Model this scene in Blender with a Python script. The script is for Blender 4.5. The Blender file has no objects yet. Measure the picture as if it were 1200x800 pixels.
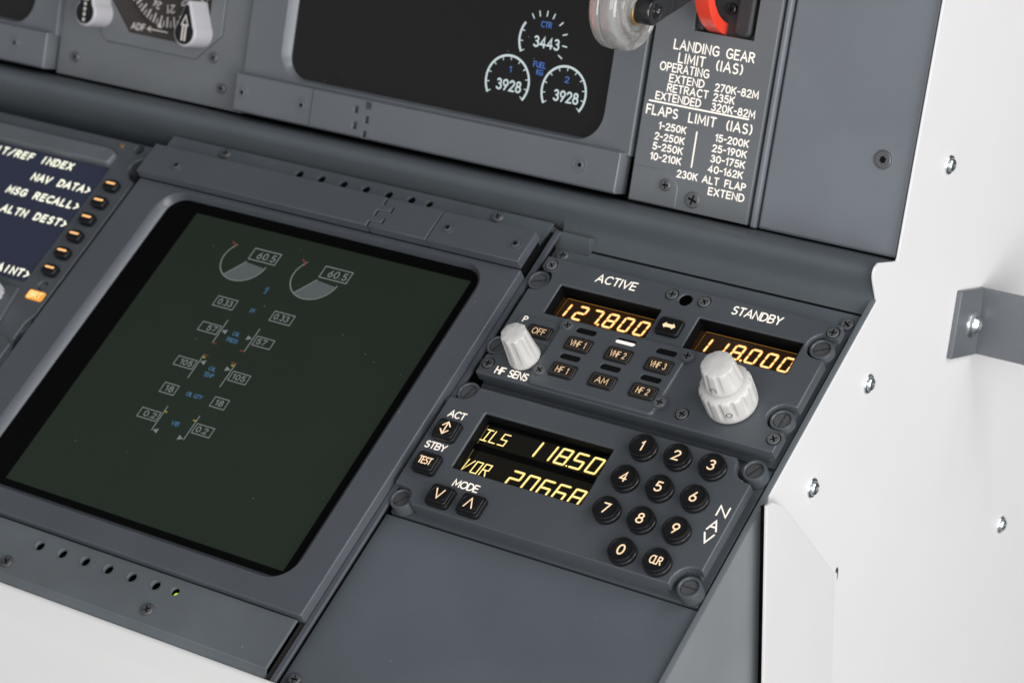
import bpy, bmesh, math, random
from mathutils import Vector, Matrix
from mathutils.geometry import tessellate_polygon
random.seed(7)
PI = math.pi
S = 0.001                                   # everything below is written in millimetres
SC = bpy.context.scene
COL = SC.collection
SLOPE = math.radians(29.5)                  # console plane against the horizontal
TILT = math.radians(42.35)                  # upper instrument plane against the console plane
BASE = Vector((0, 0, 0.9))

# ------------------------------------------------------------------ frames
class Frame:
    """a, b, c = in-plane across, in-plane up, out of the plane (mm)"""
    def __init__(s, a, b, c, o=Vector((0, 0, 0))):
        s.R = Matrix((a, b, c)).transposed(); s.o = o
    def world(s, p):
        return s.o + s.R @ (Vector(p) * S)
X = Vector((1, 0, 0))
V = Vector((0, math.cos(SLOPE), math.sin(SLOPE)))
N = Vector((0, -math.sin(SLOPE), math.cos(SLOPE)))
CON = Frame(X, V, N, BASE)
W2 = V * math.cos(TILT) + N * math.sin(TILT)
M2 = -V * math.sin(TILT) + N * math.cos(TILT)
UP = Frame(X, W2, M2, CON.world((0, 176.3, -8.4)))
SIDE = Frame(Vector((0, 1, 0)), Vector((0, 0, 1)), X, BASE)     # a = world y, b = world z, c = across

def con2yz(v, n):
    p = V * v + N * n
    return (p.y, p.z)

CAM_CON = (567.9, -393.5, 788.0)            # where the photographer's lens was, console frame
CAM_UP = (567.9, 115.7, 972.6)
def lift(u, v, n, n0=0.0, cam=CAM_CON):
    """a point measured in plane n0, moved to its true height n"""
    t = (n - n0) / (cam[2] - n0)
    return (u + (cam[0] - u) * t, v + (cam[1] - v) * t)
def liftu(u, w, m, m0=0.0):
    return lift(u, w, m, m0, CAM_UP)

# ------------------------------------------------------------------ materials
MATS = {}
def nmat(name):
    m = bpy.data.materials.new(name); m.use_nodes = True
    nt = m.node_tree
    b = nt.nodes['Principled BSDF']
    MATS[name] = m
    return m, nt, b
def rgb(r, g, b): return (r, g, b, 1)

def paint(name, col, rough=0.42, bump=0.08, scale=1400, specks=0.0, vary=0.06, spec=0.5, coat=0.0, brushed=False, dust=(0.27, 0.28, 0.30, 1)):
    m, nt, b = nmat(name)
    tc = nt.nodes.new('ShaderNodeTexCoord')
    src = tc.outputs['Object']
    n1 = nt.nodes.new('ShaderNodeTexNoise'); n1.inputs['Scale'].default_value = 22; n1.inputs['Detail'].default_value = 5
    nt.links.new(src, n1.inputs['Vector'])
    ramp = nt.nodes.new('ShaderNodeMapRange')
    ramp.inputs['From Min'].default_value = 0.3; ramp.inputs['From Max'].default_value = 0.7
    ramp.inputs['To Min'].default_value = 1 - vary; ramp.inputs['To Max'].default_value = 1 + vary
    nt.links.new(n1.outputs['Fac'], ramp.inputs['Value'])
    mul = nt.nodes.new('ShaderNodeVectorMath'); mul.operation = 'SCALE'
    mul.inputs[0].default_value = col[:3]
    nt.links.new(ramp.outputs['Result'], mul.inputs['Scale'])
    out = mul.outputs['Vector']
    if specks > 0:                          # settled dust
        vo = nt.nodes.new('ShaderNodeTexVoronoi'); vo.inputs['Scale'].default_value = 130; vo.inputs['Randomness'].default_value = 1
        nt.links.new(src, vo.inputs['Vector'])
        lt = nt.nodes.new('ShaderNodeMath'); lt.operation = 'LESS_THAN'; lt.inputs[1].default_value = specks
        nt.links.new(vo.outputs['Distance'], lt.inputs[0])
        wn = nt.nodes.new('ShaderNodeSeparateColor'); nt.links.new(vo.outputs['Color'], wn.inputs[0])
        g2 = nt.nodes.new('ShaderNodeMath'); g2.operation = 'GREATER_THAN'; g2.inputs[1].default_value = 0.45
        nt.links.new(wn.outputs[0], g2.inputs[0])
        mm = nt.nodes.new('ShaderNodeMath'); mm.operation = 'MULTIPLY'
        nt.links.new(lt.outputs[0], mm.inputs[0]); nt.links.new(g2.outputs[0], mm.inputs[1])
        mx = nt.nodes.new('ShaderNodeMix'); mx.data_type = 'RGBA'
        nt.links.new(mm.outputs[0], mx.inputs['Factor']); nt.links.new(out, mx.inputs[6]); mx.inputs[7].default_value = dust
        out = mx.outputs[2]
    nt.links.new(out, b.inputs['Base Color'])
    b.inputs['Roughness'].default_value = rough
    n3 = nt.nodes.new('ShaderNodeTexNoise'); n3.inputs['Scale'].default_value = 60; n3.inputs['Detail'].default_value = 3
    nt.links.new(src, n3.inputs['Vector'])
    r3 = nt.nodes.new('ShaderNodeMapRange'); r3.inputs['To Min'].default_value = rough - 0.05; r3.inputs['To Max'].default_value = rough + 0.06
    nt.links.new(n3.outputs['Fac'], r3.inputs['Value']); nt.links.new(r3.outputs['Result'], b.inputs['Roughness'])
    b.inputs['Specular IOR Level'].default_value = spec
    b.inputs['Coat Weight'].default_value = coat
    if bump:
        n2 = nt.nodes.new('ShaderNodeTexNoise'); n2.inputs['Scale'].default_value = scale; n2.inputs['Detail'].default_value = 2
        if brushed:
            mp = nt.nodes.new('ShaderNodeMapping'); mp.inputs['Scale'].default_value = (1.6, 0.35, 1)
            nt.links.new(src, mp.inputs['Vector']); nt.links.new(mp.outputs['Vector'], n2.inputs['Vector'])
        else:
            nt.links.new(src, n2.inputs['Vector'])
        bp = nt.nodes.new('ShaderNodeBump'); bp.inputs['Strength'].default_value = bump; bp.inputs['Distance'].default_value = 0.0004
        nt.links.new(n2.outputs['Fac'], bp.inputs['Height']); nt.links.new(bp.outputs['Normal'], b.inputs['Normal'])
    return m

def lit(name, col, strength, face=(0.8, 0.8, 0.78)):
    """translucent legend or display segment that gives off light"""
    m, nt, b = nmat(name)
    b.inputs['Base Color'].default_value = rgb(*face)
    b.inputs['Roughness'].default_value = 0.5
    b.inputs['Emission Color'].default_value = rgb(*col)
    b.inputs['Emission Strength'].default_value = strength
    return m

GREY = (0.088, 0.101, 0.115)
paint('console_paint', GREY, 0.40, 0.10, 1500, specks=0.032, vary=0.09)
paint('plate_paint', (0.066, 0.074, 0.083), 0.32, 0.06, 1500)
paint('bezel_paint', (0.072, 0.079, 0.092), 0.32, 0.08, 1200, specks=0.03)
paint('upper_bezel_paint', (0.124, 0.134, 0.149), 0.32, 0.10, 1200, specks=0.02)
paint('trim_paint', (0.162, 0.176, 0.198), 0.38, 0.10, 1300)
paint('panel_paint', (0.140, 0.148, 0.158), 0.38, 0.10, 1300)
paint('cheek_paint', (0.195, 0.208, 0.216), 0.38, 0.10, 1200)
paint('bracket_paint', (0.118, 0.126, 0.138), 0.36, 0.10, 1200)
paint('lip_paint', (0.120, 0.134, 0.146), 0.36, 0.08, 1200)
paint('ledge_paint', (0.080, 0.092, 0.102), 0.42, 0.10, 1500, specks=0.03)
paint('cover_paint', (0.100, 0.112, 0.122), 0.45, 0.10, 1500, specks=0.04, vary=0.13)
paint('white_paint', (0.73, 0.725, 0.715), 0.35, 0.04, 900, vary=0.008)
paint('wall_white', (0.715, 0.706, 0.704), 0.42, 0.04, 700, vary=0.01)
paint('key_plastic', (0.007, 0.007, 0.008), 0.30, 0.05, 1800, vary=0.2, spec=0.35)
paint('key_rim', (0.014, 0.013, 0.014), 0.33, 0.05, 1800, vary=0.2, spec=0.4)
paint('legend_plastic', (0.011, 0.009, 0.009), 0.42, 0.05, 1800, vary=0.2)
paint('housing_plastic', (0.028, 0.029, 0.031), 0.5, 0.5, 2200)
paint('knob_plastic', (0.55, 0.54, 0.52), 0.36, 0.05, 1500, vary=0.02)
paint('selector_plastic', (0.42, 0.41, 0.43), 0.36, 0.05, 1500, vary=0.02)
paint('screw_black', (0.085, 0.087, 0.09), 0.30, 0.05, 1500, vary=0.25, spec=0.7)
paint('dark_void', (0.003, 0.003, 0.0035), 0.6, 0, spec=0.15)
paint('foam', (0.012, 0.010, 0.010), 0.9, 1.0, 1800, specks=0.12)
paint('red_plastic', (0.84, 0.060, 0.030), 0.25, 0.03, 900, coat=0.5)
paint('lever_black', (0.012, 0.012, 0.013), 0.25, 0.05, 900, coat=0.4)
paint('dial_black', (0.022, 0.018, 0.017), 0.5, 0.05, 1200)
paint('dial_white', (0.62, 0.57, 0.54), 0.5, 0)
paint('brown_face', (0.035, 0.028, 0.025), 0.4, 0.05, 1200)
m = paint('zinc', (0.74, 0.78, 0.80), 0.30, 0.1, 1500, vary=0.1); m.node_tree.nodes['Principled BSDF'].inputs['Metallic'].default_value = 1
m = paint('brass', (0.55, 0.36, 0.16), 0.3, 0.05, 1500); m.node_tree.nodes['Principled BSDF'].inputs['Metallic'].default_value = 0.8
paint('stud_dark', (0.060, 0.060, 0.064), 0.40, 0.5, 1600, vary=0.3)

m, nt, b = nmat('acrylic')
b.inputs['Base Color'].default_value = rgb(0.84, 0.83, 0.81); b.inputs['Roughness'].default_value = 0.14
b.inputs['Transmission Weight'].default_value = 0.84; b.inputs['IOR'].default_value = 1.49
b.inputs['Coat Weight'].default_value = 0.4

def screen(name, col, rough=0.06, specks=0.04, glow=None, gs=0.0):
    m = paint(name, col, rough, 0, specks=specks, vary=0.04, dust=(0.10, 0.11, 0.105, 1))
    b = m.node_tree.nodes['Principled BSDF']
    b.inputs['IOR'].default_value = 1.45
    if glow:
        b.inputs['Emission Color'].default_value = rgb(*glow); b.inputs['Emission Strength'].default_value = gs
    return m
screen('screen_green', (0.012, 0.018, 0.012), 0.12, glow=(0.010, 0.016, 0.010), gs=0.35)
screen('screen_black', (0.002, 0.002, 0.002), 0.10, 0)
MATS['screen_black'].node_tree.nodes['Principled BSDF'].inputs['Specular IOR Level'].default_value = 0.2
MATS['screen_black'].node_tree.nodes['Principled BSDF'].inputs['IOR'].default_value = 1.3
screen('screen_upper', (0.009, 0.008, 0.008), 0.10)
screen('screen_navy', (0.012, 0.013, 0.024), 0.2, 0, glow=(0.025, 0.030, 0.054), gs=0.6)
screen('pane_amber', (0.009, 0.005, 0.003), 0.10, 0.03, glow=(1.0, 0.40, 0.06), gs=0.012)
screen('pane_yellow', (0.004, 0.004, 0.003), 0.10, 0.04, glow=(1.0, 0.70, 0.05), gs=0.002)
lit('amber_segment', (1.0, 0.60, 0.25), 1.75, (0.10, 0.06, 0.02))
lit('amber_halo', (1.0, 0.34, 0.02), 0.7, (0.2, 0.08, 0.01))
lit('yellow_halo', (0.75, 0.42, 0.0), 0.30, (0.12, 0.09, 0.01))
lit('yellow_segment', (1.0, 0.76, 0.28), 1.45, (0.10, 0.09, 0.02))
lit('amber_glint', (1.0, 0.42, 0.04), 0.30, (0.05, 0.03, 0.01))  # drawn reflections of digit light in the readout glass
lit('yellow_glint', (1.0, 0.75, 0.05), 0.05, (0.1, 0.09, 0.03))
lit('white_legend', (1.0, 0.90, 0.79), 0.88, (0.35, 0.33, 0.30))
lit('placard_legend', (1.0, 0.92, 0.83), 0.75, (0.40, 0.38, 0.35))
lit('peach_legend', (1.0, 0.70, 0.42), 1.0, (0.20, 0.16, 0.12))
lit('dim_legend', (1.0, 0.66, 0.36), 0.78, (0.10, 0.08, 0.05))
lit('faint_legend', (1.0, 0.66, 0.36), 0.06, (0.08, 0.065, 0.05))
lit('amber_bar', (1.0, 0.50, 0.20), 1.15, (0.1, 0.06, 0.03))
lit('brt_amber', (1.0, 0.36, 0.04), 0.62, (0.5, 0.2, 0.02))
lit('brt_bright', (1.0, 0.74, 0.32), 1.1, (0.1, 0.08, 0.03))
lit('white_lamp', (1.0, 0.93, 0.86), 0.95, (0.2, 0.2, 0.2))
lit('green_lamp', (0.45, 0.85, 0.02), 0.8, (0.3, 0.5, 0.02))
lit('cdu_text', (1.0, 1.0, 0.80), 1.0, (0.1, 0.1, 0.1))
lit('gauge_white', (0.62, 0.74, 0.76), 0.75, (0.1, 0.1, 0.1))
lit('gauge_blue', (0.06, 0.20, 0.62), 0.75, (0.02, 0.02, 0.05))
lit('dim_white', (0.27, 0.31, 0.30), 0.55, (0.03, 0.03, 0.03))
lit('dim_fill', (0.10, 0.125, 0.125), 0.55, (0.03, 0.03, 0.03))
lit('dim_blue', (0.05, 0.17, 0.30), 0.62, (0.02, 0.02, 0.03))
lit('dim_red', (0.26, 0.05, 0.035), 0.5, (0.03, 0.01, 0.01))
lit('dim_yellow', (0.40, 0.34, 0.03), 0.6, (0.03, 0.03, 0.01))

# ------------------------------------------------------------------ mesh building
def area2(p): return sum(p[i][0]*p[(i+1) % len(p)][1] - p[(i+1) % len(p)][0]*p[i][1] for i in range(len(p)))
def ccw(p): return list(p) if area2(p) > 0 else list(p)[::-1]
def cw(p): return ccw(p)[::-1]
def clean(p):
    o = []
    for q in p:
        if not o or (abs(q[0]-o[-1][0]) + abs(q[1]-o[-1][1])) > 1e-4: o.append(q)
    if (abs(o[0][0]-o[-1][0]) + abs(o[0][1]-o[-1][1])) < 1e-4: o.pop()
    return o
def inset(p, d):
    """offset a loop to its left by d (mitred)"""
    n = len(p); out = []
    for i in range(n):
        a, q, b = Vector(p[i-1]), Vector(p[i]), Vector(p[(i+1) % n])
        e1 = (q-a).normalized(); e2 = (b-q).normalized()
        n1 = Vector((-e1.y, e1.x)); n2 = Vector((-e2.y, e2.x))
        k = n1 + n2
        L = k.length
        if L < 1e-6: out.append(tuple(q + n1*d)); continue
        k /= L
        c = max(0.45, k.dot(n1))
        out.append(tuple(q + k*(d/c)))
    return out
def rpoly(pts, r, seg=6):
    """round every corner; r = number or list"""
    out = []; n = len(pts)
    for i in range(n):
        R = r[i] if isinstance(r, (list, tuple)) else r
        q = Vector(pts[i])
        if R <= 0: out.append(tuple(q)); continue
        a = (Vector(pts[i-1]) - q); b = (Vector(pts[(i+1) % n]) - q)
        la, lb = a.length, b.length; a /= la; b /= lb
        ang = math.acos(max(-1, min(1, a.dot(b))))
        if ang > PI - 0.02: out.append(tuple(q)); continue
        t = R / math.tan(ang/2)
        t = min(t, la*0.49, lb*0.49); Rr = t*math.tan(ang/2)
        p1 = q + a*t; p2 = q + b*t
        c = q + (a+b).normalized() * (Rr / math.sin(ang/2))
        a1 = math.atan2(p1.y-c.y, p1.x-c.x); a2 = math.atan2(p2.y-c.y, p2.x-c.x)
        d = (a2-a1 + PI) % (2*PI) - PI
        for k in range(seg+1):
            t_ = a1 + d*k/seg
            out.append((c.x + Rr*math.cos(t_), c.y + Rr*math.sin(t_)))
    return clean(out)
def rect(a0, a1, b0, b1, r=0, seg=6):
    p = [(a0, b0), (a1, b0), (a1, b1), (a0, b1)]
    return rpoly(p, r, seg) if r else p
def circ(cx, cy, r, seg=28, a0=0, a1=2*PI):
    full = abs(a1-a0-2*PI) < 1e-6
    k = seg if full else seg+1
    return [(cx + r*math.cos(a0+(a1-a0)*i/seg), cy + r*math.sin(a0+(a1-a0)*i/seg)) for i in range(k)]

class MB:
    def __init__(s): s.v = []; s.f = []; s.cap = []
    def _add(s, pts):
        k = len(s.v); s.v += [tuple(p) for p in pts]; return list(range(k, k+len(pts)))
    def face(s, idx, cap=False):
        s.f.append(tuple(idx)); s.cap.append(cap)
    def quadring(s, A, B, cap=False):
        n = len(A)
        for i in range(n):
            s.face((A[i], A[(i+1) % n], B[(i+1) % n], B[i]), cap)
    def fill(s, loops, flip=False):
        vs = [[Vector((s.v[i][0], s.v[i][1], 0)) for i in L] for L in loops]
        flat = [i for L in loops for i in L]
        if len(loops) == 1 and len(loops[0]) <= 4: s.face(loops[0], True); return
        for t in tessellate_polygon(vs): s.face([flat[j] for j in t], True)
    def plate(s, outer, n0, n1, bev=0.3, holes=(), seg=3, hbev=None, bottom=True, hdepth=None):
        """solid plate, top at n1, rounded top edges, optional through holes"""
        outer = clean(ccw(outer)); hs = [clean(cw(h)) for h in holes]
        hb = bev if hbev is None else hbev
        tops = []; bots = []
        for li, L in enumerate([outer] + hs):
            bb = bev if li == 0 else hb
            low = n0 if (li == 0 or hdepth is None) else n1-hdepth
            R0 = s._add([(x, y, low) for x, y in L]); bots.append(R0)
            if bb > 0:
                R1 = s._add([(x, y, n1-bb) for x, y in L]); s.quadring(R0, R1); prev = R1
                for k in range(1, seg+1):
                    t = k/seg*PI/2
                    Q = inset(L, bb*(1-math.cos(t)))
                    R2 = s._add([(x, y, n1-bb+bb*math.sin(t)) for x, y in Q]); s.quadring(prev, R2); prev = R2
            else:
                R1 = s._add([(x, y, n1) for x, y in L]); s.quadring(R0, R1); prev = R1
            tops.append(prev)
        s.fill(tops)
        if bottom and hdepth is None: s.fill(bots)
        elif bottom: s.fill([bots[0]])
    def flat(s, loop, n, holes=()):
        L = [s._add([(x, y, n) for x, y in clean(ccw(loop))])] + [s._add([(x, y, n) for x, y in clean(cw(h))]) for h in holes]
        s.fill(L)
    def box(s, a0, a1, b0, b1, c0, c1):
        P = s._add([(a0,b0,c0),(a1,b0,c0),(a1,b1,c0),(a0,b1,c0),(a0,b0,c1),(a1,b0,c1),(a1,b1,c1),(a0,b1,c1)])
        for q in ((3,2,1,0),(4,5,6,7),(0,1,5,4),(1,2,6,5),(2,3,7,6),(3,0,4,7)): s.face([P[i] for i in q])
    def lathe(s, ca, cb, prof, seg=32, mod=None, close_top=True, close_bot=False, axis='c', org=0):
        """profile (r, h) from bottom to top"""
        rings = []
        for k, (r, h) in enumerate(prof):
            pts = []
            for i in range(seg):
                t = 2*PI*i/seg
                rr = r*(mod(t, h) if mod else 1)
                a, b = rr*math.cos(t), rr*math.sin(t)
                if axis == 'c': pts.append((ca+a, cb+b, h))
                else: pts.append((h, ca+a, cb+b))      # axis along a
            rings.append(s._add(pts))
        for A, B in zip(rings, rings[1:]): s.quadring(A, B)
        if close_top: s.face(rings[-1], True)
        if close_bot: s.face(rings[0][::-1], True)
    def extrude_a(s, prof, a0, a1):
        """closed profile in (b, c) swept along a"""
        A = s._add([(a0, b, c) for b, c in prof]); B = s._add([(a1, b, c) for b, c in prof])
        s.quadring(A, B); s.face(A, True); s.face(B, True)
    def ribbon(s, pts, w, n, closed=False, th=0.0, cap=True):
        """flat stroke with round ends"""
        pts = [Vector(p) for p in pts]
        q = [pts[0]]
        for p in pts[1:]:
            if (p-q[-1]).length > 1e-4: q.append(p)
        pts = q; k = len(pts); h = w/2
        if k == 1:
            s.face(s._add([(x, y, n) for x, y in circ(pts[0].x, pts[0].y, h, 10)]), True); return
        L = []; R = []
        for i in range(k):
            if closed: a, b = pts[i-1], pts[(i+1) % k]
            else: a, b = pts[max(i-1, 0)], pts[min(i+1, k-1)]
            e1 = (pts[i]-a).normalized() if (pts[i]-a).length > 0 else (b-pts[i]).normalized()
            e2 = (b-pts[i]).normalized() if (b-pts[i]).length > 0 else e1
            n1 = Vector((-e1.y, e1.x)); n2 = Vector((-e2.y, e2.x)); m_ = n1+n2
            if m_.length < 1e-3: m_ = n1
            m_.normalize(); c = max(0.5, m_.dot(n1))
            L.append(pts[i]+m_*h/c); R.append(pts[i]-m_*h/c)
        IL = s._add([(p.x, p.y, n) for p in L]); IR = s._add([(p.x, p.y, n) for p in R])
        for i in range(k if closed else k-1):
            j = (i+1) % k; s.face((IL[i], IR[i], IR[j], IL[j]), True)
        if cap and not closed:
            for e, d, l, r in ((pts[0], pts[0]-pts[1], IL[0], IR[0]), (pts[-1], pts[-1]-pts[-2], IR[-1], IL[-1])):
                t0 = math.atan2(d.y, d.x)
                P = s._add([(e.x+h*math.cos(t0+a), e.y+h*math.sin(t0+a), n) for a in (PI/3, PI/6, 0, -PI/6, -PI/3)])
                s.face((l, *P, r), True)
    def build(s, name, mat, parent=None, org=(0, 0, 0), frame=None, sharp=32):
        me = bpy.data.meshes.new(name)
        o3 = Vector(org)
        me.from_pydata([(Vector(p)-o3)*S for p in s.v], [], s.f)
        bm = bmesh.new(); bm.from_mesh(me)
        bm.faces.ensure_lookup_table()
        caps = set(i for i, c in enumerate(s.cap) if c)
        for i, f in enumerate(bm.faces): f.smooth = i not in caps
        for e in bm.edges:
            fs = e.link_faces
            if len(fs) == 2:
                c0, c1 = fs[0].index in caps, fs[1].index in caps
                if c0 != c1: e.smooth = False
        bmesh.ops.recalc_face_normals(bm, faces=bm.faces[:])
        lim = math.radians(sharp)
        for e in bm.edges:
            if len(e.link_faces) == 2 and e.calc_face_angle(0) > lim: e.smooth = False
        bm.to_mesh(me); bm.free()
        me.materials.append(MATS[mat])
        ob = bpy.data.objects.new(name, me); COL.objects.link(ob)
        if parent: ob.parent = parent
        return ob

def thing(name, label, cat, frame, org, group=None):
    o = bpy.data.objects.new(name, None); COL.objects.link(o)
    o.empty_display_size = 0.01
    o.matrix_world = Matrix.Translation(frame.world(org)) @ frame.R.to_4x4()
    o['label'] = label; o['category'] = cat
    if group: o['group'] = group
    o['_org'] = list(org)
    return o
class Kit:
    """helper that puts parts under one thing, coordinates in that thing's frame (mm)"""
    def __init__(s, name, label, cat, frame, org, group=None):
        s.root = thing(name, label, cat, frame, org, group); s.org = org
    def part(s, name, mb, mat, parent=None, label=None, stuff=False, sharp=32):
        o = mb.build(name, mat, parent or s.root, s.org, sharp=sharp)
        if label: o['label'] = label
        if stuff: o['kind'] = 'stuff'
        return o

# ------------------------------------------------------------------ lettering (single-stroke)
def arc(cx, cy, rx, ry, a0, a1, k=10):
    return [(cx+rx*math.cos(math.radians(a0+(a1-a0)*i/k)), cy+ry*math.sin(math.radians(a0+(a1-a0)*i/k))) for i in range(k+1)]
G = {
 'A': (.72, [[(0,0),(.36,1),(.72,0)], [(.13,.34),(.59,.34)]]),
 'B': (.58, [[(0,0),(0,1),(.3,1)]+arc(.3,.76,.24,.24,90,-90,8)+[(0,.52)], [(.3,.52)]+arc(.32,.26,.26,.26,90,-90,8)+[(0,0)]]),
 'C': (.68, [arc(.40,.5,.38,.5,48,312,18)]),
 'D': (.64, [[(0,0),(0,1),(.22,1)]+arc(.22,.5,.42,.5,90,-90,14)+[(0,0)]]),
 'E': (.50, [[(.50,1),(0,1),(0,0),(.50,0)], [(0,.52),(.44,.52)]]),
 'F': (.48, [[(.48,1),(0,1),(0,0)], [(0,.52),(.42,.52)]]),
 'G': (.72, [arc(.40,.5,.38,.5,48,300,18)+[(.72,.14),(.72,.46),(.44,.46)]]),
 'H': (.60, [[(0,0),(0,1)], [(.6,0),(.6,1)], [(0,.52),(.6,.52)]]),
 'I': (.05, [[(.02,0),(.02,1)]]),
 'J': (.40, [[(.4,1),(.4,.2)]+arc(.2,.2,.2,.2,0,-180,8)]),
 'K': (.58, [[(0,0),(0,1)], [(.56,1),(0,.42)], [(.20,.62),(.58,0)]]),
 'L': (.46, [[(0,1),(0,0),(.46,0)]]),
 'M': (.78, [[(0,0),(.06,1),(.39,.22),(.72,1),(.78,0)]]),
 'N': (.62, [[(0,0),(0,1),(.62,0),(.62,1)]]),
 'O': (.78, [arc(.39,.5,.39,.5,90,450,26)]),
 'P': (.54, [[(0,0),(0,1),(.28,1)]+arc(.28,.74,.26,.26,90,-90,8)+[(0,.48)]]),
 'Q': (.78, [arc(.39,.5,.39,.5,90,450,26), [(.45,.25),(.75,-.05)]]),
 'R': (.56, [[(0,0),(0,1),(.28,1)]+arc(.28,.75,.26,.25,90,-90,8)+[(0,.50)], [(.26,.50),(.56,0)]]),
 'S': (.52, [arc(.27,.755,.23,.245,38,250,11)+arc(.25,.26,.26,.26,78,-140,11)]),
 'T': (.56, [[(0,1),(.56,1)], [(.28,1),(.28,0)]]),
 'U': (.60, [[(0,1),(0,.30)]+arc(.30,.30,.30,.30,180,360,12)+[(.60,1)]]),
 'V': (.68, [[(0,1),(.34,0),(.68,1)]]),
 'W': (.92, [[(0,1),(.23,0),(.46,.9),(.69,0),(.92,1)]]),
 'X': (.62, [[(0,0),(.60,1)], [(.02,1),(.62,0)]]),
 'Y': (.62, [[(0,1),(.31,.46),(.62,1)], [(.31,.46),(.31,0)]]),
 'Z': (.56, [[(0,1),(.56,1),(0,0),(.56,0)]]),
 '0': (.56, [arc(.28,.5,.28,.5,90,450,24)]),
 '1': (.22, [[(0,.80),(.20,1),(.20,0)]]),
 '2': (.52, [arc(.26,.74,.25,.26,170,-30,10)+[(0,0),(.52,0)]]),
 '3': (.52, [arc(.25,.77,.22,.23,150,-80,10)+arc(.25,.27,.27,.27,78,-150,12)]),
 '4': (.58, [[(.42,0),(.42,1),(0,.27),(.58,.27)]]),
 '5': (.52, [[(.46,1),(.10,1),(.05,.56)]+arc(.25,.31,.27,.31,128,-150,13)]),
 '6': (.54, [[(.38,1),(.08,.46)]+arc(.27,.29,.26,.29,150,510,20)]),
 '7': (.52, [[(0,1),(.52,1),(.16,0)]]),
 '8': (.54, [arc(.27,.77,.21,.23,-90,270,18), arc(.27,.27,.27,.27,90,450,20)]),
 '9': (.54, [[(.16,0),(.46,.54)]+arc(.27,.71,.26,.29,-30,330,20)]),
 '-': (.30, [[(0,.48),(.30,.48)]]),
 '(': (.20, [arc(.42,.5,.42,.66,130,230,10)]),
 ')': (.20, [arc(-.22,.5,.42,.66,50,-50,10)]),
 '.': (.04, [[(.02,.02),(.02,.03)]]),
 '/': (.50, [[(0,-.05),(.50,1.05)]]),
 '>': (.36, [[(0,.86),(.34,.46),(0,.08)]]),
 ' ': (.34, []),
}
def layout(txt, gap, pitch=None, gsx=1.0):
    x = 0; out = []
    for ch in txt:
        w, st = G[ch]
        if pitch: off = x + (pitch - w*gsx)/2; out.append((off, st)); x += pitch
        else: out.append((x, st)); x += w*gsx + gap
    return out, x - (0 if pitch else gap)
EPS = 0.004
def text(mb, txt, a0, a1, b0, h, n, sw, gap=.24, center=False, rot=0, pitch=None, slant=0.0, gsx=1.0):
    """strokes fitted between a0 and a1 on baseline b0; rot turns the word about (a0, b0)"""
    lay, L = layout(txt, gap, pitch, gsx)
    if pitch: kx = (a1-a0)/L
    elif a1 is None: kx = h
    else: kx = (a1-a0-sw)/L
    if center: a0 = a0 - L*kx/2 - sw/2
    c, s_ = math.cos(rot), math.sin(rot)
    k = 0
    for off, st in lay:
        for line in st:
            P = []
            for x, y in line:
                px = sw/2 + (off + x*gsx)*kx + slant*y*h; py = sw/2 + y*(h-sw)
                P.append((a0 + px*c - py*s_, b0 + px*s_ + py*c))
            mb.ribbon(P, sw, n + EPS*(k % 3)); k += 1
def ctext(mb, txt, ca, cb, w, h, n, sw, gap=.24, **kw):
    """centred word of total width w, height h"""
    text(mb, txt, ca-w/2, ca+w/2, cb-h/2, h, n, sw, gap, **kw)

SEG = {'0':'abcdef','1':'bc','2':'abged','3':'abgcd','4':'fgbc','5':'afgcd','6':'afgecd','7':'abc','8':'abcdefg','9':'abcdfg'}
def seven(mb, ch, ca, cb, w, h, n, sw, slant=0.16, gap=0.35, tilt1=True):
    x0, x1, y0, y1 = -w/2, w/2, -h/2, h/2
    E_ = {'a':((x0,y1),(x1,y1)),'b':((x1,y1),(x1,0)),'c':((x1,0),(x1,y0)),'d':((x0,y0),(x1,y0)),'e':((x0,0),(x0,y0)),'f':((x0,y1),(x0,0)),'g':((x0,0),(x1,0))}
    for q in SEG[ch]:
        (ax, ay), (bx, by) = E_[q]
        d = Vector((bx-ax, by-ay)).normalized()*gap
        ax += d.x; ay += d.y; bx -= d.x; by -= d.y
        mb.ribbon([(ca+ax+slant*ay, cb+ay), (ca+bx+slant*by, cb+by)], sw, n)
def dot(mb, a, b, r, n): mb.face(mb._add([(x, y, n) for x, y in circ(a, b, r, 12)]), True)

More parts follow.
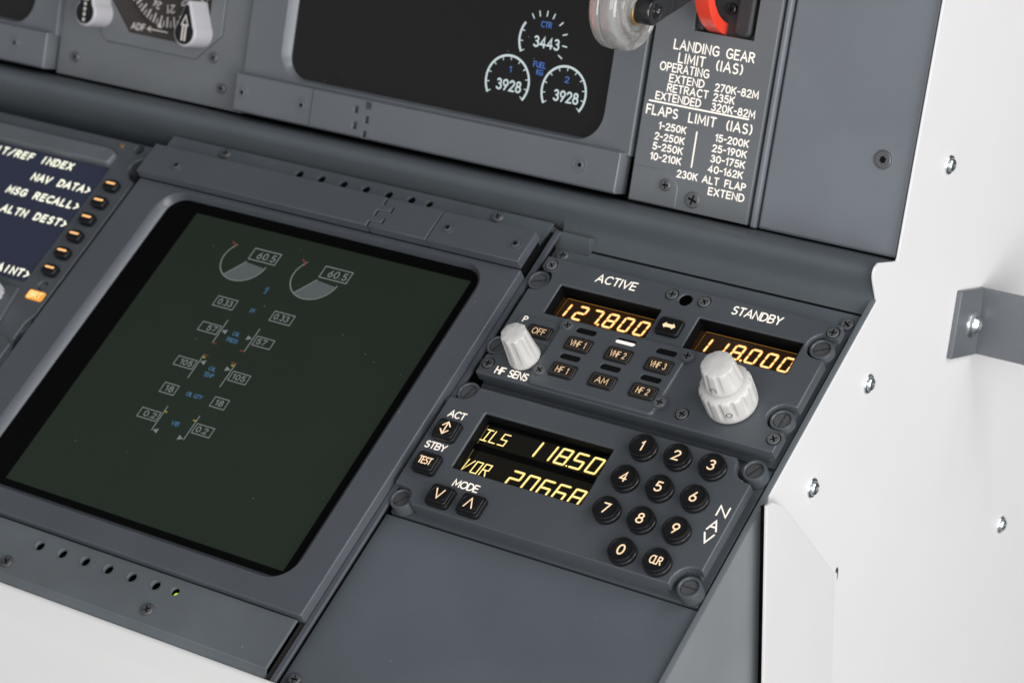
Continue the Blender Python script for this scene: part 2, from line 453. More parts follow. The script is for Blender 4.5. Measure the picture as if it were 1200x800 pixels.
# ------------------------------------------------------------------ hardware
def cross_poly(ca, cb, L, w, rot):
    pts = [(w,w),(w,L),(-w,L),(-w,w),(-L,w),(-L,-w),(-w,-w),(-w,-L),(w,-L),(w,-w),(L,-w),(L,w)]
    c, s_ = math.cos(rot), math.sin(rot)
    return [(ca+x*c-y*s_, cb+x*s_+y*c) for x, y in pts]
def star_poly(ca, cb, R, r, k=6, rot=0.3):
    return [(ca+(R if i % 2 == 0 else r)*math.cos(rot+PI*i/k), cb+(R if i % 2 == 0 else r)*math.sin(rot+PI*i/k)) for i in range(2*k)]
def screw(K, ca, cb, r, n0, h=1.0, style='cross', mat='screw_black', rot=None, parent=None, name='screw'):
    rot = random.uniform(0, 1.5) if rot is None else rot
    mb = MB()
    hole = {'cross': cross_poly(ca, cb, r*.64, r*.15, rot), 'slot': [(ca+x*math.cos(rot)-y*math.sin(rot), cb+x*math.sin(rot)+y*math.cos(rot)) for x, y in ((-r*.95,-r*.12),(r*.95,-r*.12),(r*.95,r*.12),(-r*.95,r*.12))],
            'torx': star_poly(ca, cb, r*.46, r*.33)}[style]
    bev = min(h*.7, r*.3)
    if style == 'slot': bev = .15
    mb.plate(circ(ca, cb, r, 28), n0, n0+h, bev, [hole], hbev=0.05 if style != 'slot' else 0, seg=3, bottom=False, hdepth=h*.8)
    mb.flat(circ(ca, cb, r*.7, 12), n0+h*.2)
    o = K.part(name, mb, mat, parent)
    f = MB(); f.flat(circ(ca, cb, r*.72, 12), n0+h*.2+.02)
    if parent is None: K.part('recess', f, 'dark_void', o)
    return o
def dzus(K, ca, cb, ntop, nbase, r=5.1, rot=0.6):
    """quarter-turn panel fastener: collar with a slotted stud inside"""
    mb = MB()
    mb.lathe(ca, cb, [(r, nbase), (r, ntop-.7), (r-.25, ntop-.2), (r-.7, ntop), (r-1.0, ntop), (r-1.4, ntop-.3), (r-1.5, ntop-2.5)], 36, close_top=False)
    c = K.part('fastener_collar', mb, 'plate_paint')
    screw(K, ca, cb, r-1.55, ntop-3.4, 2.5, 'slot', 'stud_dark', rot, parent=c, name='slotted_stud')
    return c
def recess_ring(mb, ca, cb, r, n):
    """thin raised ring round a countersunk screw"""
    mb.lathe(ca, cb, [(r+.5, n), (r+.45, n+.16), (r+.2, n+.22), (r, n+.1), (r, n)], 30, close_top=False)

# =================================================================== CONSOLE FRAME
K = Kit('console_frame', 'dark grey sheet metal console frame carrying the sloping row of screens and radios', 'console', CON, (-120, -100, -10.5))
mb = MB(); mb.plate([(-2.0, -2), (140.5, -2), (140.5, 147.5), (-9.3, 147.5), (-9.3, 134.8), (-2.0, 134.8)], -12, -10.4, .1); K.part('mounting_rail', mb, 'console_paint')
mb = MB(); mb.box(7.9, 140.4, 146.4, 147.55, -10.5, -10.36); K.part('seam', mb, 'dark_void')
mb = MB(); mb.box(-430, 132, -134, 150, -60, -40); K.part('equipment_tray', mb, 'dark_void')
# divider lip between the big screen and the radios
mb = MB(); mb.plate(rect(-9.65, -6.9, -92.5, 148.6), -4.4, -3.0, .45)
K.part('divider_strip', mb, 'bezel_paint')
mb = MB(); mb.box(-12.4, -9.75, -92, 148.4, -20, -4.5); K.part('divider_core', mb, 'dark_void')
mb = MB(); mb.box(-12.4, -9.7, -92, -63.8, -4.4, -3.9); K.part('foam_strip', mb, 'foam')
# top plate with ventilation holes behind the hinge bar
hol = [circ(-154.3+13*i, 149.2, 2.1, 18) for i in range(6)] + [circ(-79.3, 149.4, 1.8, 18)]
mb = MB(); mb.plate(rect(-235.5, -14.6, 130, 154.6, .6), -7.2, -6, .35, hol, bottom=True); tp = K.part('vent_plate', mb, 'console_paint')
mb = MB()
for k in range(4): mb.box(-15, -10.9-.85*k, 139.2, 154.2-.3*k, -11.8+1.25*k, -11.0+1.25*k)
K.part('layered_edge', mb, 'screw_black')
mb = MB(); mb.lathe(-79.3, 149.4, [(1.1, -10.5), (1.1, -8.9), (.6, -8.6)], 14); K.part('indicator_lamp', mb, 'green_lamp')
for ca, cb in ((-42.2, 150.6), (-200.0, 150.8)): screw(K, ca, cb, 2.9, -6, 1.3)
for ca, cb in ((135.2, 140.6), (-4.2, 141.4)): screw(K, ca, cb, 3.0, -10.4, 1.3)
# small tab standing on the seam
mb = MB(); mb.extrude_a([(144.4,-10.3),(148.3,-4.3),(148.7,-4.0),(149.6,-4.0),(150.2,-4.6),(152.4,-8.0),(147.8,-10.3)], -9.6, 7.9); K.part('stop_tab', mb, 'ledge_paint')
# cheek: outer side of the console, its top edge is the bright lip beside the radios
def yz(L): return [con2yz(v, n) for v, n in L]
KC = Kit('side_cheek', 'smooth light grey side plate of the console, cut off by the vertical black gap', 'side panel', SIDE, (20, -40, 139))
y1 = 46.0
pts = yz([(-150, -8.0), (156.2, -8.0)]) + [(con2yz(156.2, -20)[0], con2yz(156.2, -20)[1]), (y1, con2yz(52, -22)[1]), (y1, -330), (-260, -330), (-260, con2yz(-150, -7.4)[1]-90)]
mb = MB(); mb.plate(pts, 140.6, 142.6, .1); KC.part('cheek_plate', mb, 'cheek_paint')
mb = MB(); lp = yz([(-150, -7.95), (156.0, -7.95), (156.0, -7.3), (-150, -7.3)]); mb.plate(lp, 140.5, 142.75, .25, seg=2); KC.part('edge_lip', mb, 'lip_paint')
mb = MB(); mb.plate(yz([(-140, -10.5), (150, -10.5), (150, -60), (-140, -60)]), 139.5, 140.5, 0); KC.part('inner_web', mb, 'dark_void')

# =================================================================== LEDGE
prof = [(147.6,-10.45),(149.5,-9.6),(152,-8.5),(154.2,-6.9),(155.7,-4.6),(156.9,-1.8),(157.9,.6),(159.0,2.4),(160.4,3.5),(161.9,3.9),(163.6,3.7),(165.2,2.8),(168,0),(172,-4.2),(176.5,-9),(181,-13.5),(181,-16),(176,-15),(166,-4),(162,-1),(160,-3),(157,-11),(150,-12.4)]
K = Kit('ledge_trim', 'long dark grey folded ledge with a rounded nose under the upper instrument panel', 'trim', CON, (-130, 150, -8))
mb = MB(); mb.extrude_a(prof, -9.5, 141.6)
prof2 = [(155.5,-30)] + prof[4:20] + [(156.6,-8),(156.6,-30)]
mb.extrude_a(prof2, -430, -9.5); K.part('folded_sheet', mb, 'ledge_paint', sharp=50)

# =================================================================== LOWER BIG SCREEN
def round_rect4(L, R, B, T, r, seg=8): return rect(L, R, B, T, r, seg)
def bezel_ring(mb, outer, Bl, Al, n1, nA, n0, nbot, bev=1.2):
    """slab with an opening: outer loop, flat face to loop B at n1, chamfer to loop A at nA, wall to nbot. B, A have equal counts"""
    outer = clean(ccw(outer)); 
    prev = mb._add([(x, y, n0) for x, y in outer])
    r1 = mb._add([(x, y, n1-bev) for x, y in outer]); mb.quadring(prev, r1); prev = r1
    for k in range(1, 4):
        t = k/3*PI/2; Q = inset(outer, bev*(1-math.cos(t)))
        r2 = mb._add([(x, y, n1-bev+bev*math.sin(t)) for x, y in Q]); mb.quadring(prev, r2); prev = r2
    B = mb._add([(x, y, n1) for x, y in cw(Bl)])
    mb.fill([prev, B])
    mid = [((a[0]*.75+b[0]*.25), (a[1]*.75+b[1]*.25), n1-.25*(n1-nA)*.6) for a, b in zip(cw(Bl), cw(Al))]
    Mi = mb._add(mid); mb.quadring(B, Mi)
    A = mb._add([(x, y, nA) for x, y in cw(Al)]); mb.quadring(Mi, A)
    D = mb._add([(x, y, nbot) for x, y in cw(Al)]); mb.quadring(A, D)
K = Kit('lower_display', 'large dark screen on the sloping console with two round dials and small boxed readings', 'display screen', CON, (-120, 30, -4))
mb = MB()
bezel_ring(mb, rect(-229, -9.9, -63.6, 121.5, 1.0, 4), rect(-210, -24.6, -52.6, 118.9, 13, 8), rect(-206.2, -28.2, -49.6, 117.9, 9, 8), 2, -1.6, -6, -2.4, .7)
K.part('bezel', mb, 'bezel_paint')
mb = MB(); mb.box(-208, -26, -52, 120, -7, -2.1); gl = K.part('screen_surround', mb, 'screen_black')
mb = MB(); g0, g1 = lift(-189.9, -45.5, -2.05, -3), lift(-33.2, 112.6, -2.05, -3)
mb.box(g0[0], g1[0], g0[1], g1[1], -2.3, -2.05); scr = K.part('screen', mb, 'screen_green')
# hinge bar in three interlocking lengths
def zig(off):
    return [(-92.5+off, 121.6), (-92.5+off, 124.6), (-86+off, 124.6), (-86+off, 127.8), (-92+off, 127.8), (-92+off, 131.2), (-85.2+off, 131.2), (-85.2+off, 134.6), (-91+off, 134.6), (-91+off, 139)]
mb = MB(); mb.plate([(-229, 139), (-229, 121.6)] + zig(0), 2.02, 7, .55); K.part('hinge_bar', mb, 'bezel_paint')
mb = MB(); mb.plate(zig(1.2) + [(-59.7, 139), (-59.7, 121.6)], 2.02, 7, .55); K.part('hinge_bar', mb, 'bezel_paint')
mb = MB(); mb.plate(rect(-59.2, -10.4, 121.6, 139), 2.02, 7, .55); K.part('hinge_bar', mb, 'bezel_paint')
mb = MB(); mb.box(-228, -11, 122.5, 138, -6, 3.4); K.part('hinge_core', mb, 'dark_void')
for ca, cb in ((-209.1, 129.3), (-52.4, 130.4), (-16.4, 130.4)):
    mb = MB(); recess_ring(mb, ca, cb, 3.0, 7); mb.lathe(ca, cb, [(2.1, 7.02), (2.1, 7.3), (1.7, 7.55), (1.1, 7.6), (.95, 7.3), (.9, 7.06)], 20)
    hs_ = K.part('hinge_screw', mb, 'bezel_paint')
    mb = MB(); mb.lathe(ca, cb, [(.92, 7.1), (.92, 7.63), (.3, 7.64)], 14); K.part('screw_socket', mb, 'dark_void', hs_)
# symbology, measured on the glass
ns = -2.0
sy = {k: MB() for k in ('dim_white', 'dim_fill', 'dim_blue', 'dim_red', 'dim_yellow')}
def Lp(P): return [lift(a, b, ns, -3) for a, b in P]
NAMES = {'dim_red': 'limit_mark', 'dim_yellow': 'caution_mark'}
def line(key, P, w=.5, closed=False, dn=0.0):
    if key in NAMES:
        q = MB(); q.ribbon(Lp(P), w, ns+dn, closed); K.part(NAMES[key], q, key, scr)
    else: sy[key].ribbon(Lp(P), w, ns+dn, closed)
for du in (0, 40.9):
    c = (-147.9+du, 93.9)
    a = [(c[0]+12.6*math.cos(math.radians(t)), c[1]+11.6*math.sin(math.radians(t))) for t in range(140, 361, 8)]
    line('dim_white', a, .55)
    w_ = [(-147.0+du, 93.4)] + [(c[0]+12.2*math.cos(math.radians(t)), c[1]+11.2*math.sin(math.radians(t))) for t in range(240, 359, 7)]
    q_ = MB(); q_.flat(Lp(w_), ns); K.part('dial_fill', q_, 'dim_fill', scr)
    line('dim_white', [(c[0]+12.2*math.cos(math.radians(240)), c[1]+11.2*math.sin(math.radians(240))), (-147.0+du, 93.6)], .5, dn=.03)
    line('dim_red', [(-160.8+du, 102.2), (-158.0+du, 100.6), (-158.1+du, 99.4)], .7, dn=.03)
    line('dim_white', [(-147.1+du, 95.4), (-131.9+du, 95.4), (-131.9+du, 101.8), (-147.1+du, 101.8)], .5, True, dn=.05)
    t0 = lift(-143.6+du, 96.5, ns, -3); t1 = lift(-133.2+du, 96.5, ns, -3)
    text(sy['dim_white'], '60.5', t0[0], t1[0], t0[1], 4.0, ns+.05, .55, .28)
def boxed(x0, x1, y0, y1, s_, tx0, tx1):
    line('dim_white', [(x0, y0), (x1, y0), (x1, y1), (x0, y1)], .45, True)
    h = y1-y0
    t0 = lift(tx0, y0+h*.2, ns, -3); t1 = lift(tx1, y0+h*.2, ns, -3)
    text(sy['dim_white'], s_, t0[0], t1[0], t0[1], h*.62, ns+.01, .5, .26)
for xl, xr, w_, y, t in ((-148.9, -116.0, 11.4, 67.0, '0.33'),):
    boxed(xl, xl+w_, y, y+5.4, t, xl+1.6, xl+w_-1.6); boxed(xr, xr+w_, y, y+5.4, t, xr+1.2, xr+w_-2)
for y, t, c in ((52.6, '57', 1), (32.3, '105', 2), (2.5, '0.2', 3)):
    boxed(-147.7, -137.0, y, y+4.9, t, -143.6 if c == 1 else -145.2, -138.2)
    boxed(-116.1, -106.3, y, y+5.0, t, -115.0, -109.6 if c == 1 else -107.8 if c == 2 else -108.6)
boxed(-145.2, -137.1, 17.3, 22.5, '18', -143.4, -138.6); boxed(-116.3, -108.4, 17.5, 22.7, '18', -114.6, -110.2)
for y0, y1, m_, top in ((48.2, 61.3, 55.4, 'r'), (27.9, 41.2, 37.4, 't'), (-1.9, 11.3, -1.6, 'y')):
    for x, d in ((-135.9, 1), (-117.5, -1)):
        line('dim_white', [(x, y0), (x, y1)], .5)
        tri = Lp([(x+.5*d, m_), (x+3.3*d, m_+1.3), (x+3.3*d, m_-1.3)])
        sy['dim_white'].flat(tri, ns+.02)
        if top == 'r': line('dim_red', [(x-.2*d, y0), (x+2.4*d, y0)], .5, dn=.03)
        if top == 't': line('dim_red', [(x-.2*d, y1), (x+2.4*d, y1)], .6, dn=.03); line('dim_yellow', [(x+.2*d, y1-1.3), (x+1.5*d, y1-1.3)], .8, dn=.03)
        if top == 'y': line('dim_yellow', [(x, y1-2.8), (x+1.5*d, y1-2.8)], .7, dn=.03)
for s_, x, y, w_, h in (('N', -127.3, 82.6, 1.6, 2.0), ('2', -127.2, 80.6, 1.4, 1.8), ('FF', -127.0, 69.3, 3.0, 2.4), ('OIL', -127.0, 55.6, 4.2, 2.2), ('PRESS', -127.0, 52.0, 6.4, 2.4), ('OIL', -126.9, 35.4, 4.2, 2.2), ('TEMP', -126.8, 32.0, 5.6, 2.4), ('OIL QTY', -126.8, 20.2, 9.0, 2.3), ('VIB', -126.6, 4.4, 4.4, 2.4)):
    c = lift(x, y, ns, -3); ctext(sy['dim_blue'], s_, c[0], c[1], w_, h, ns, .42, .2)
for key, nm in (('dim_white', 'readings'), ('dim_blue', 'captions')):
    K.part(nm, sy[key], key, scr)

# =================================================================== VENT PANEL BELOW THE SCREEN
K = Kit('vent_panel', 'flat grey strip below the big screen with round vent holes and a green lamp', 'panel', CON, (-120, -80, -3))
hol = [circ(-147.9+13.02*i, -71.4+.12*i, 2.25, 22) for i in range(6)] + [circ(-72.7, -70.3, 1.9, 20)]
mb = MB(); mb.plate(rect(-400, -12.6, -88.5, -64.4), -2.2, -.9, .4, hol, hbev=.2)
K.part('perforated_plate', mb, 'cover_paint')
mb = MB(); mb.extrude_a([(-88.0,-.95),(-90.2,-1.4),(-92.5,-3),(-94,-5.5),(-95,-9),(-93,-9),(-91.5,-6),(-89,-3.2),(-88.0,-2.2)], -400, -12.7)
K.part('rolled_edge', mb, 'cover_paint', sharp=50)
mb = MB(); mb.box(-395, -14, -86, -66, -9, -7.5); K.part('backing_sheet', mb, 'dark_void')
mb = MB()
for i in range(6): mb.lathe(-147.9+13.02*i-.35, -71.4+.12*i+.2, [(2.5, -.9), (2.75, -.72), (2.5, -.66), (2.25, -.85)], 22, close_top=False)
K.part('hole_rims', mb, 'cover_paint')
mb = MB(); mb.lathe(-72.9, -70.9, [(1.25, -7), (1.25, -3.2), (.7, -2.7)], 14); K.part('indicator_lamp', mb, 'green_lamp')
for ca, cb in ((-158.4, -83.2), (-79.4, -82.0)): screw(K, ca, cb, 2.9, -.9, 1.2, mat='stud_dark')

# =================================================================== WHITE FRONT COVER
prof = [(-92.2,-2.2),(-93.0,-1.6),(-94.4,-1.9),(-103.5,-3.6),(-107,-5.0),(-112,-8.2),(-175,-58),(-176,-56.5),(-168,-64),(-111,-12),(-104,-6.4),(-93,-4.2),(-92.3,-3.6)]
prof = prof[:7] + [(-176.5, -60.5), (-113.5, -10.6), (-108, -7.0), (-103.8, -5.4), (-94.0, -3.7), (-92.4, -3.4)]
K = Kit('front_cover', 'plain white folded sheet cover along the lower left front edge of the console', 'cover', CON, (-120, -120, -15))
mb = MB(); mb.extrude_a(prof, -420, 137); K.part('folded_sheet', mb, 'white_paint', sharp=50)

# =================================================================== BLANK PANEL
K = Kit('blank_panel', 'empty dark grey cover plate below the keypad unit', 'panel', CON, (65, -50, -10))
mb = MB(); mb.plate(rect(-9.3, 139.4, -91, -3.4, .4), -10.3, -9.4, .25); K.part('cover_plate', mb, 'console_paint')
screw(K, -3.6, -85.6, 2.9, -9.3, 1.3)

# =================================================================== RADIO TUNING PANEL (upper)
K = Kit('radio_tuning_panel', 'radio panel with two amber frequency readouts, 127.800 and 118.000, and two pale knobs', 'radio panel', CON, (68, 100, -6))
dzl = [(-1.9, 120.9), (-1.9, 84.0), (134.9, 120.9), (134.9, 84.0)]
def bite(c, r, side, k=9):
    """arc that goes round a fastener, for a left (-1) or right (+1) panel edge, listed anticlockwise order of the panel"""
    ca, cb = c
    if side < 0: return [(ca + r*math.cos(t), cb + r*math.sin(t)) for t in [math.radians(90 - 180*i/k) for i in range(k+1)]]
    return [(ca + r*math.cos(t), cb + r*math.sin(t)) for t in [math.radians(270 - 180*i/k) for i in range(k+1)]]
L0, R0, B0, T0 = -3.4, 139.3, 67.4, 133.2
br = 6.1
out = [(L0+2, B0), (R0-2, B0)]
def rtp_outline(L0, R0, B0, T0, br):
    P = [(L0, B0), (R0, B0)]
    for c in ((134.9, 84.0), (134.9, 120.9)):
        P += [(R0, c[1]-br)] + bite(c, br, 1) + [(R0, c[1]+br)]
        if c[1] < 100: P += []
    P += [(R0, T0), (L0, T0)]
    for c in ((-1.9, 120.9), (-1.9, 84.0)):
        P += [(L0, c[1]+br)] + bite(c, br, -1) + [(L0, c[1]-br)]
    return P
outl = rtp_outline(L0, R0, B0, T0, br)
outl = rpoly(outl, .9, 2)
winA = rpoly([(10.5,104.3),(60.7,104.3),(60.7,120.2),(10.5,120.2)], .5, 2)
winS = rpoly([(78.6,104.5),(127.4,104.5),(127.4,120.7),(78.6,120.7)], .5, 2)
hole = circ(68.4, 127.5, 2.9, 22)
LEDS = [(34.3,100.3),(53.7,100.3),(73.5,100.2),(34.1,86.1),(53.9,86.1),(73.5,86.0)]
ledw = []
for a, b in LEDS:
    a, b = lift(a, b, 1.3); ledw.append(rect(a-4.95, a+4.95, b-1.5, b+1.5, 1.49, 5))
offp = rect(4.4, 22.6, 88.9, 99.6, 2.0, 4)
mb = MB(); mb.plate(outl, -5, 0, .7, [winA, winS, hole], hbev=.55, bottom=True)
K.part('faceplate', mb, 'plate_paint')
mb = MB(); mb.plate(rect(-2.6, 136.4, 68.0, 132.6, .8, 3), -8.9, -5.02, 0, [rect(8, 63, 102, 122), rect(76, 130, 102, 123), rect(62, 75, 122.5, 132)]); K.part('inner_body', mb, 'plate_paint')
mb = MB(); mb.plate(rect(-3.2, 139.0, 65.6, 134.2, .8, 3), -10.3, -9.0, .4, [rect(8, 63, 102, 122), rect(76, 130, 102, 123), rect(62, 75, 122.5, 132)]); K.part('base_plate', mb, 'plate_paint')
for c, r_ in zip(dzl, (.35, 1.2, .5, 1.5)): dzus(K, c[0], c[1], -1.4, -5, rot=r_)
# raised sub-plate that carries the selection keys
nS = 1.8
sub = rpoly([(22.4, 68.2), (83.6, 68.2), (84.4, 103.4), (22.4, 103.4)], 2.5, 4)
ledh = []
leds = [(34.3,100.3),(53.7,100.3),(73.5,100.2),(34.1,86.1),(53.9,86.1),(73.5,86.0)]
for a, b in leds:
    a, b = lift(a, b, nS); ledh.append(rect(a-4.9, a+4.9, b-1.45, b+1.45, 1.44, 5))
keys = [('VHF 1',34.3,93.2),('VHF 2',54.0,93.2),('VHF 3',73.5,93.1),('HF 1',34.3,79.1),('AM',53.8,79.1),('HF 2',73.5,79.3)]
mb = MB(); mb.plate(sub, 0.01, nS, 1.1, ledh, hbev=.15, hdepth=1.78, bottom=False); sp = K.part('key_plate', mb, 'plate_paint')
mb = MB()
for i, (a, b) in enumerate(leds):
    a, b = lift(a, b, nS); mb.flat(rect(a-4.9, a+4.9, b-1.45, b+1.45, 1.43, 5), nS-.5)
K.part('dark_lamps', mb, 'dark_void', sp)
mb = MB(); a, b = lift(53.7, 100.3, nS); mb.flat(rect(a-4.6, a+4.6, b-1.4, b+.35, .7, 4), nS-.48); K.part('lit_lamp', mb, 'white_lamp', sp)
def rkey(txt, a, b, w, h, base, top, tw=None):
    mb = MB(); mb.plate(rect(a-w/2-.55, a+w/2+.55, b-h/2-.5, b+h/2+.5, 1.6, 4), base, base+.35, .25)
    k = K.part('key', mb, 'key_rim')
    mb = MB(); mb.plate(rect(a-w/2, a+w/2, b-h/2, b+h/2, 1.3, 4), base+.36, top, .5); K.part('key_cap', mb, 'legend_plastic', k)
    ia, ib = a, b
    mb = MB(); fr = rect(a-w/2+1.1, a+w/2-1.1, b-h/2+.9, b+h/2-.9, .5, 3)
    mb.ribbon([p for p in fr], .13, top+.01, True); K.part('key_outline', mb, 'faint_legend', k)
    mb = MB(); ctext(mb, txt, a, b-.1, tw or w*.62, 3.2, top+.02, .38, .2); K.part('legend', mb, 'dim_legend', k)
    return k
for t, a, b in keys:
    a, b = lift(a, b, nS+.6); rkey(t, a, b, 11.6, 6.4, nS+.01, nS+1.0, 7.6 if 'V' in t else 6.0)
# OFF key in its own frame, and the swap key
mb = MB(); mb.plate(rpoly([(1.0, 88.6), (23.2, 88.6), (23.2, 100.6), (1.0, 100.6)], 2.2, 4), .01, .45, .3); K.part('key_surround', mb, 'plate_paint')
a, b = lift(13.8, 94.6, 1.2); rkey('OFF', a, b, 11.4, 5.8, .46, 1.4, 6.6)
a, b = lift(67.8, 113.2, 2.2)
mb = MB(); mb.plate(rect(a-5.6, a+5.6, b-4.3, b+4.3, 1.5, 4), .01, 2.0, .7); k = K.part('swap_key', mb, 'key_plastic')
mb = MB()
ar = [(-3.1, 0), (-1.6, 1.6), (-1.6, .85), (1.6, .85), (1.6, 1.6), (3.1, 0), (1.6, -1.6), (1.6, -.85), (-1.6, -.85), (-1.6, -1.6)]
mb.flat([(a+x, b+y) for x, y in ar], 2.03); K.part('legend', mb, 'peach_legend', k)
# displays
def liner(mb, a0, a1, b0, b1, t=.45, lo=-11, hi=-.75):
    mb.box(a0+.03, a0+t, b0+.03, b1-.03, lo, hi); mb.box(a1-t, a1-.03, b0+.03, b1-.03, lo, hi)
    mb.box(a0+t, a1-t, b0+.03, b0+t, lo, hi); mb.box(a0+t, a1-t, b1-t, b1-.03, lo, hi)
def readout(a0, a1, b0, b1, chars, dotx):
    mb = MB(); mb.box(a0-2, a1+2, b0-2, b1+2, -12, -11); mb.box(a0-2.6, a0-1.4, b0-2, b1+2, -11, -5.02); mb.box(a1+1.4, a1+2.6, b0-2, b1+2, -11, -5.02); mb.box(a0-2, a1+2, b1+.9, b1+2, -11, -5.02); mb.box(a0-2, a1+2, b0-2, b0-.9, -11, -5.02)
    ww = K.part('window_well', mb, 'screen_black')
    mb = MB(); liner(mb, a0, a1, b0, b1); K.part('window_liner', mb, 'dark_void', ww)
    mb = MB(); p0 = lift(a0+1.6, b0, -6.4); mb.plate(rect(a0+.6, a1-.6, b0+.6, b1-2.5, .6, 3), -8, -5.2, .25)
    pane = K.part('readout_pane', mb, 'pane_amber')
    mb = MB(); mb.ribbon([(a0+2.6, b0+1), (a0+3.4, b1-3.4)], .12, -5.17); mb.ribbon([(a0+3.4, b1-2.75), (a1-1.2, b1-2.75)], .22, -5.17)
    K.part('glass_glints', mb, 'amber_glint', pane)  # thin glowing strokes imitate amber reflections along the glass
    mb = MB()
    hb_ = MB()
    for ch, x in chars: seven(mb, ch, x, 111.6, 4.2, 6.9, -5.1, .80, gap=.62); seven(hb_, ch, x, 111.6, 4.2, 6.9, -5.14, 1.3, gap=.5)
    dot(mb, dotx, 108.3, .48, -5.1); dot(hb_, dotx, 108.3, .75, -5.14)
    K.part('digit_glow', hb_, 'amber_halo', pane)  # wider orange strokes under the digits imitate their scattered glow
    K.part('digits', mb, 'amber_segment', pane)
readout(10.5, 60.7, 104.3, 120.2, [('1', 14.8), ('2', 23.4), ('7', 30.9), ('8', 38.6), ('0', 46.2), ('0', 53.8)], 33.9)
readout(78.6, 127.4, 104.5, 120.7, [('1', 84.0), ('1', 91.8), ('8', 99.7), ('0', 107.2), ('0', 114.8), ('0', 122.5)], 102.9)
# engraved legends
for txt, a0, a1, b0, h, sw in (('ACTIVE', 24.4, 44.4, 125.6, 4.5, .66), ('STANDBY', 90.6, 113.9, 125.9, 4.5, .66), ('HF SENS', 5.2, 21.6, 69.2, 3.9, .62)):
    mb = MB(); text(mb, txt, a0, a1, b0, h, .02, sw, .20); K.part('lettering', mb, 'white_legend')
mb = MB(); text(mb, 'P', 3.6, 5.8, 97.0, 3.2, .48, .48); text(mb, 'U', 4.1, 6.2, 92.4, 3.2, .48, .48); K.part('lettering', mb, 'white_legend')
for i, (a, b) in enumerate(((.9,128.6),(.2,73.2),(77.0,128.5),(61.4,128.5),(136.8,128.6),(136.8,73.4),(94.8,73.6))):
    mb = MB(); recess_ring(mb, a, b, 3.05, -.03); cs = K.part('countersink', mb, 'plate_paint')
    mb = MB(); mb.flat(circ(a, b, 3.1, 24), .02); K.part('recess_shade', mb, 'dark_void', cs); screw(K, a, b, 2.6, .03, .5)  # flat black disc on the faceplate imitates shadow round the screw
for a, b in ((83.0,101.0),(24.4,101.2),(24.2,76.5),(82.8,76.4)):
    a, b = lift(a, b, nS)
    mb = MB(); recess_ring(mb, a, b, 2.85, nS-.03); screw(K, a, b, 2.6, nS-.1, .45); K.part('countersink', mb, 'plate_paint')
mb = MB(); mb.lathe(68.4, 127.5, [(1.5, -9), (1.5, -3.5)], 24); mb.lathe(68.4, 127.5, [(2.85, -9), (2.85, -.7), (2.95, -.65)], 24, close_top=False); K.part('light_sensor', mb, 'screen_black')
# knobs
def flute(k, d, h0=None, h1=None, ph=0.0, wd_=.80):
    def f(t, h):
        e = 1.0
        if h0 is not None: e = max(0, min(1, (h-h0)/(h1-h0)))
        x = abs(math.sin(k*(t+ph)/2))
        y = max(0, (x-wd_)/(1-wd_)); return 1 - d*e*(y*y*(3-2*y))
    return f
def knob(name, ca, cb, prof, mod, mat='knob_plastic', seg=216):
    mb = MB(); mb.lathe(ca, cb, prof, seg, mod); return K.part(name, mb, mat, sharp=48)
knob('sensitivity_knob', 15.0, 80.2, [(6.9,.6),(7.05,.9),(6.95,2.2),(6.7,4.5),(6.3,9),(5.9,14),(5.75,16.4),(5.55,17.0),(5.25,17.25),(2,17.3)], lambda t, h: flute(9, .09, 2.5, 5.0, .2, .45)(t, h) if h < 16.6 else 1-(1-flute(9, .09, None, None, .2, .45)(t, 9))*.5)
bk = knob('tuning_knob', 112.7, 84.4, [(10.5,.6),(10.8,.9),(10.9,2.2),(10.95,3.4),(11.0,5),(11.0,8),(11.0,10.5),(11.0,11.6),(10.9,12.3),(10.6,12.9),(10.1,13.3),(8.9,13.9),(7.6,14.0)], lambda t, h: 1-(1-flute(13, .065, 3.2, 5.2, .15, .72)(t, h))*max(0, min(1, (13.3-h)/1.0)))
mb = MB(); mb.lathe(112.7, 84.4, [(7.3,14.0),(7.5,14.3),(8.0,14.6),(8.15,15.1),(8.1,16.2),(7.95,17.4),(7.7,19.5),(7.3,22.5),(7.05,24.6),(6.95,25.3),(6.75,25.8),(6.45,26.05),(2,26.1)], 216, lambda t, h: flute(9, .065, 16.2, 17.8, .1, .72)(t, h) if h < 25.6 else 1-(1-flute(9, .065, None, None, .1, .72)(t, h))*.5); ik = K.part('inner_knob', mb, 'knob_plastic', bk, sharp=48)
def grub(ca, cb, h, r, ang, par):
    """set screw in the side of the knob"""
    mb = MB(); c = Vector((math.cos(ang), math.sin(ang), 0)); t = Vector((-c.y, c.x, 0)); z = Vector((0, 0, 1))
    ctr = Vector((ca, cb, h)) + c*(r+.1)
    for rr, off in ((1.15, 0), (.8, .05), (.5, .1)):
        pass
    o = [ctr + t*(1.4*math.cos(q)) + z*(1.4*math.sin(q)) for q in [2*PI*i/16 for i in range(16)]]
    i_ = [ctr + t*(1.0*math.cos(q)) + z*(1.0*math.sin(q)) for q in [2*PI*i/16 for i in range(16)]]
    d_ = [p - c*.6 for p in i_]
    O, I, D = mb._add(o), mb._add(i_), mb._add(d_)
    mb.quadring(O, I); mb.quadring(I, D); mb.face(D, True)
    return K.part('set_screw', mb, 'stud_dark', par)
grub(112.7, 84.4, 18.4, 7.8, math.radians(-88), bk)
grub(112.7, 84.4, 6.5, 10.92, math.radians(-62), bk)

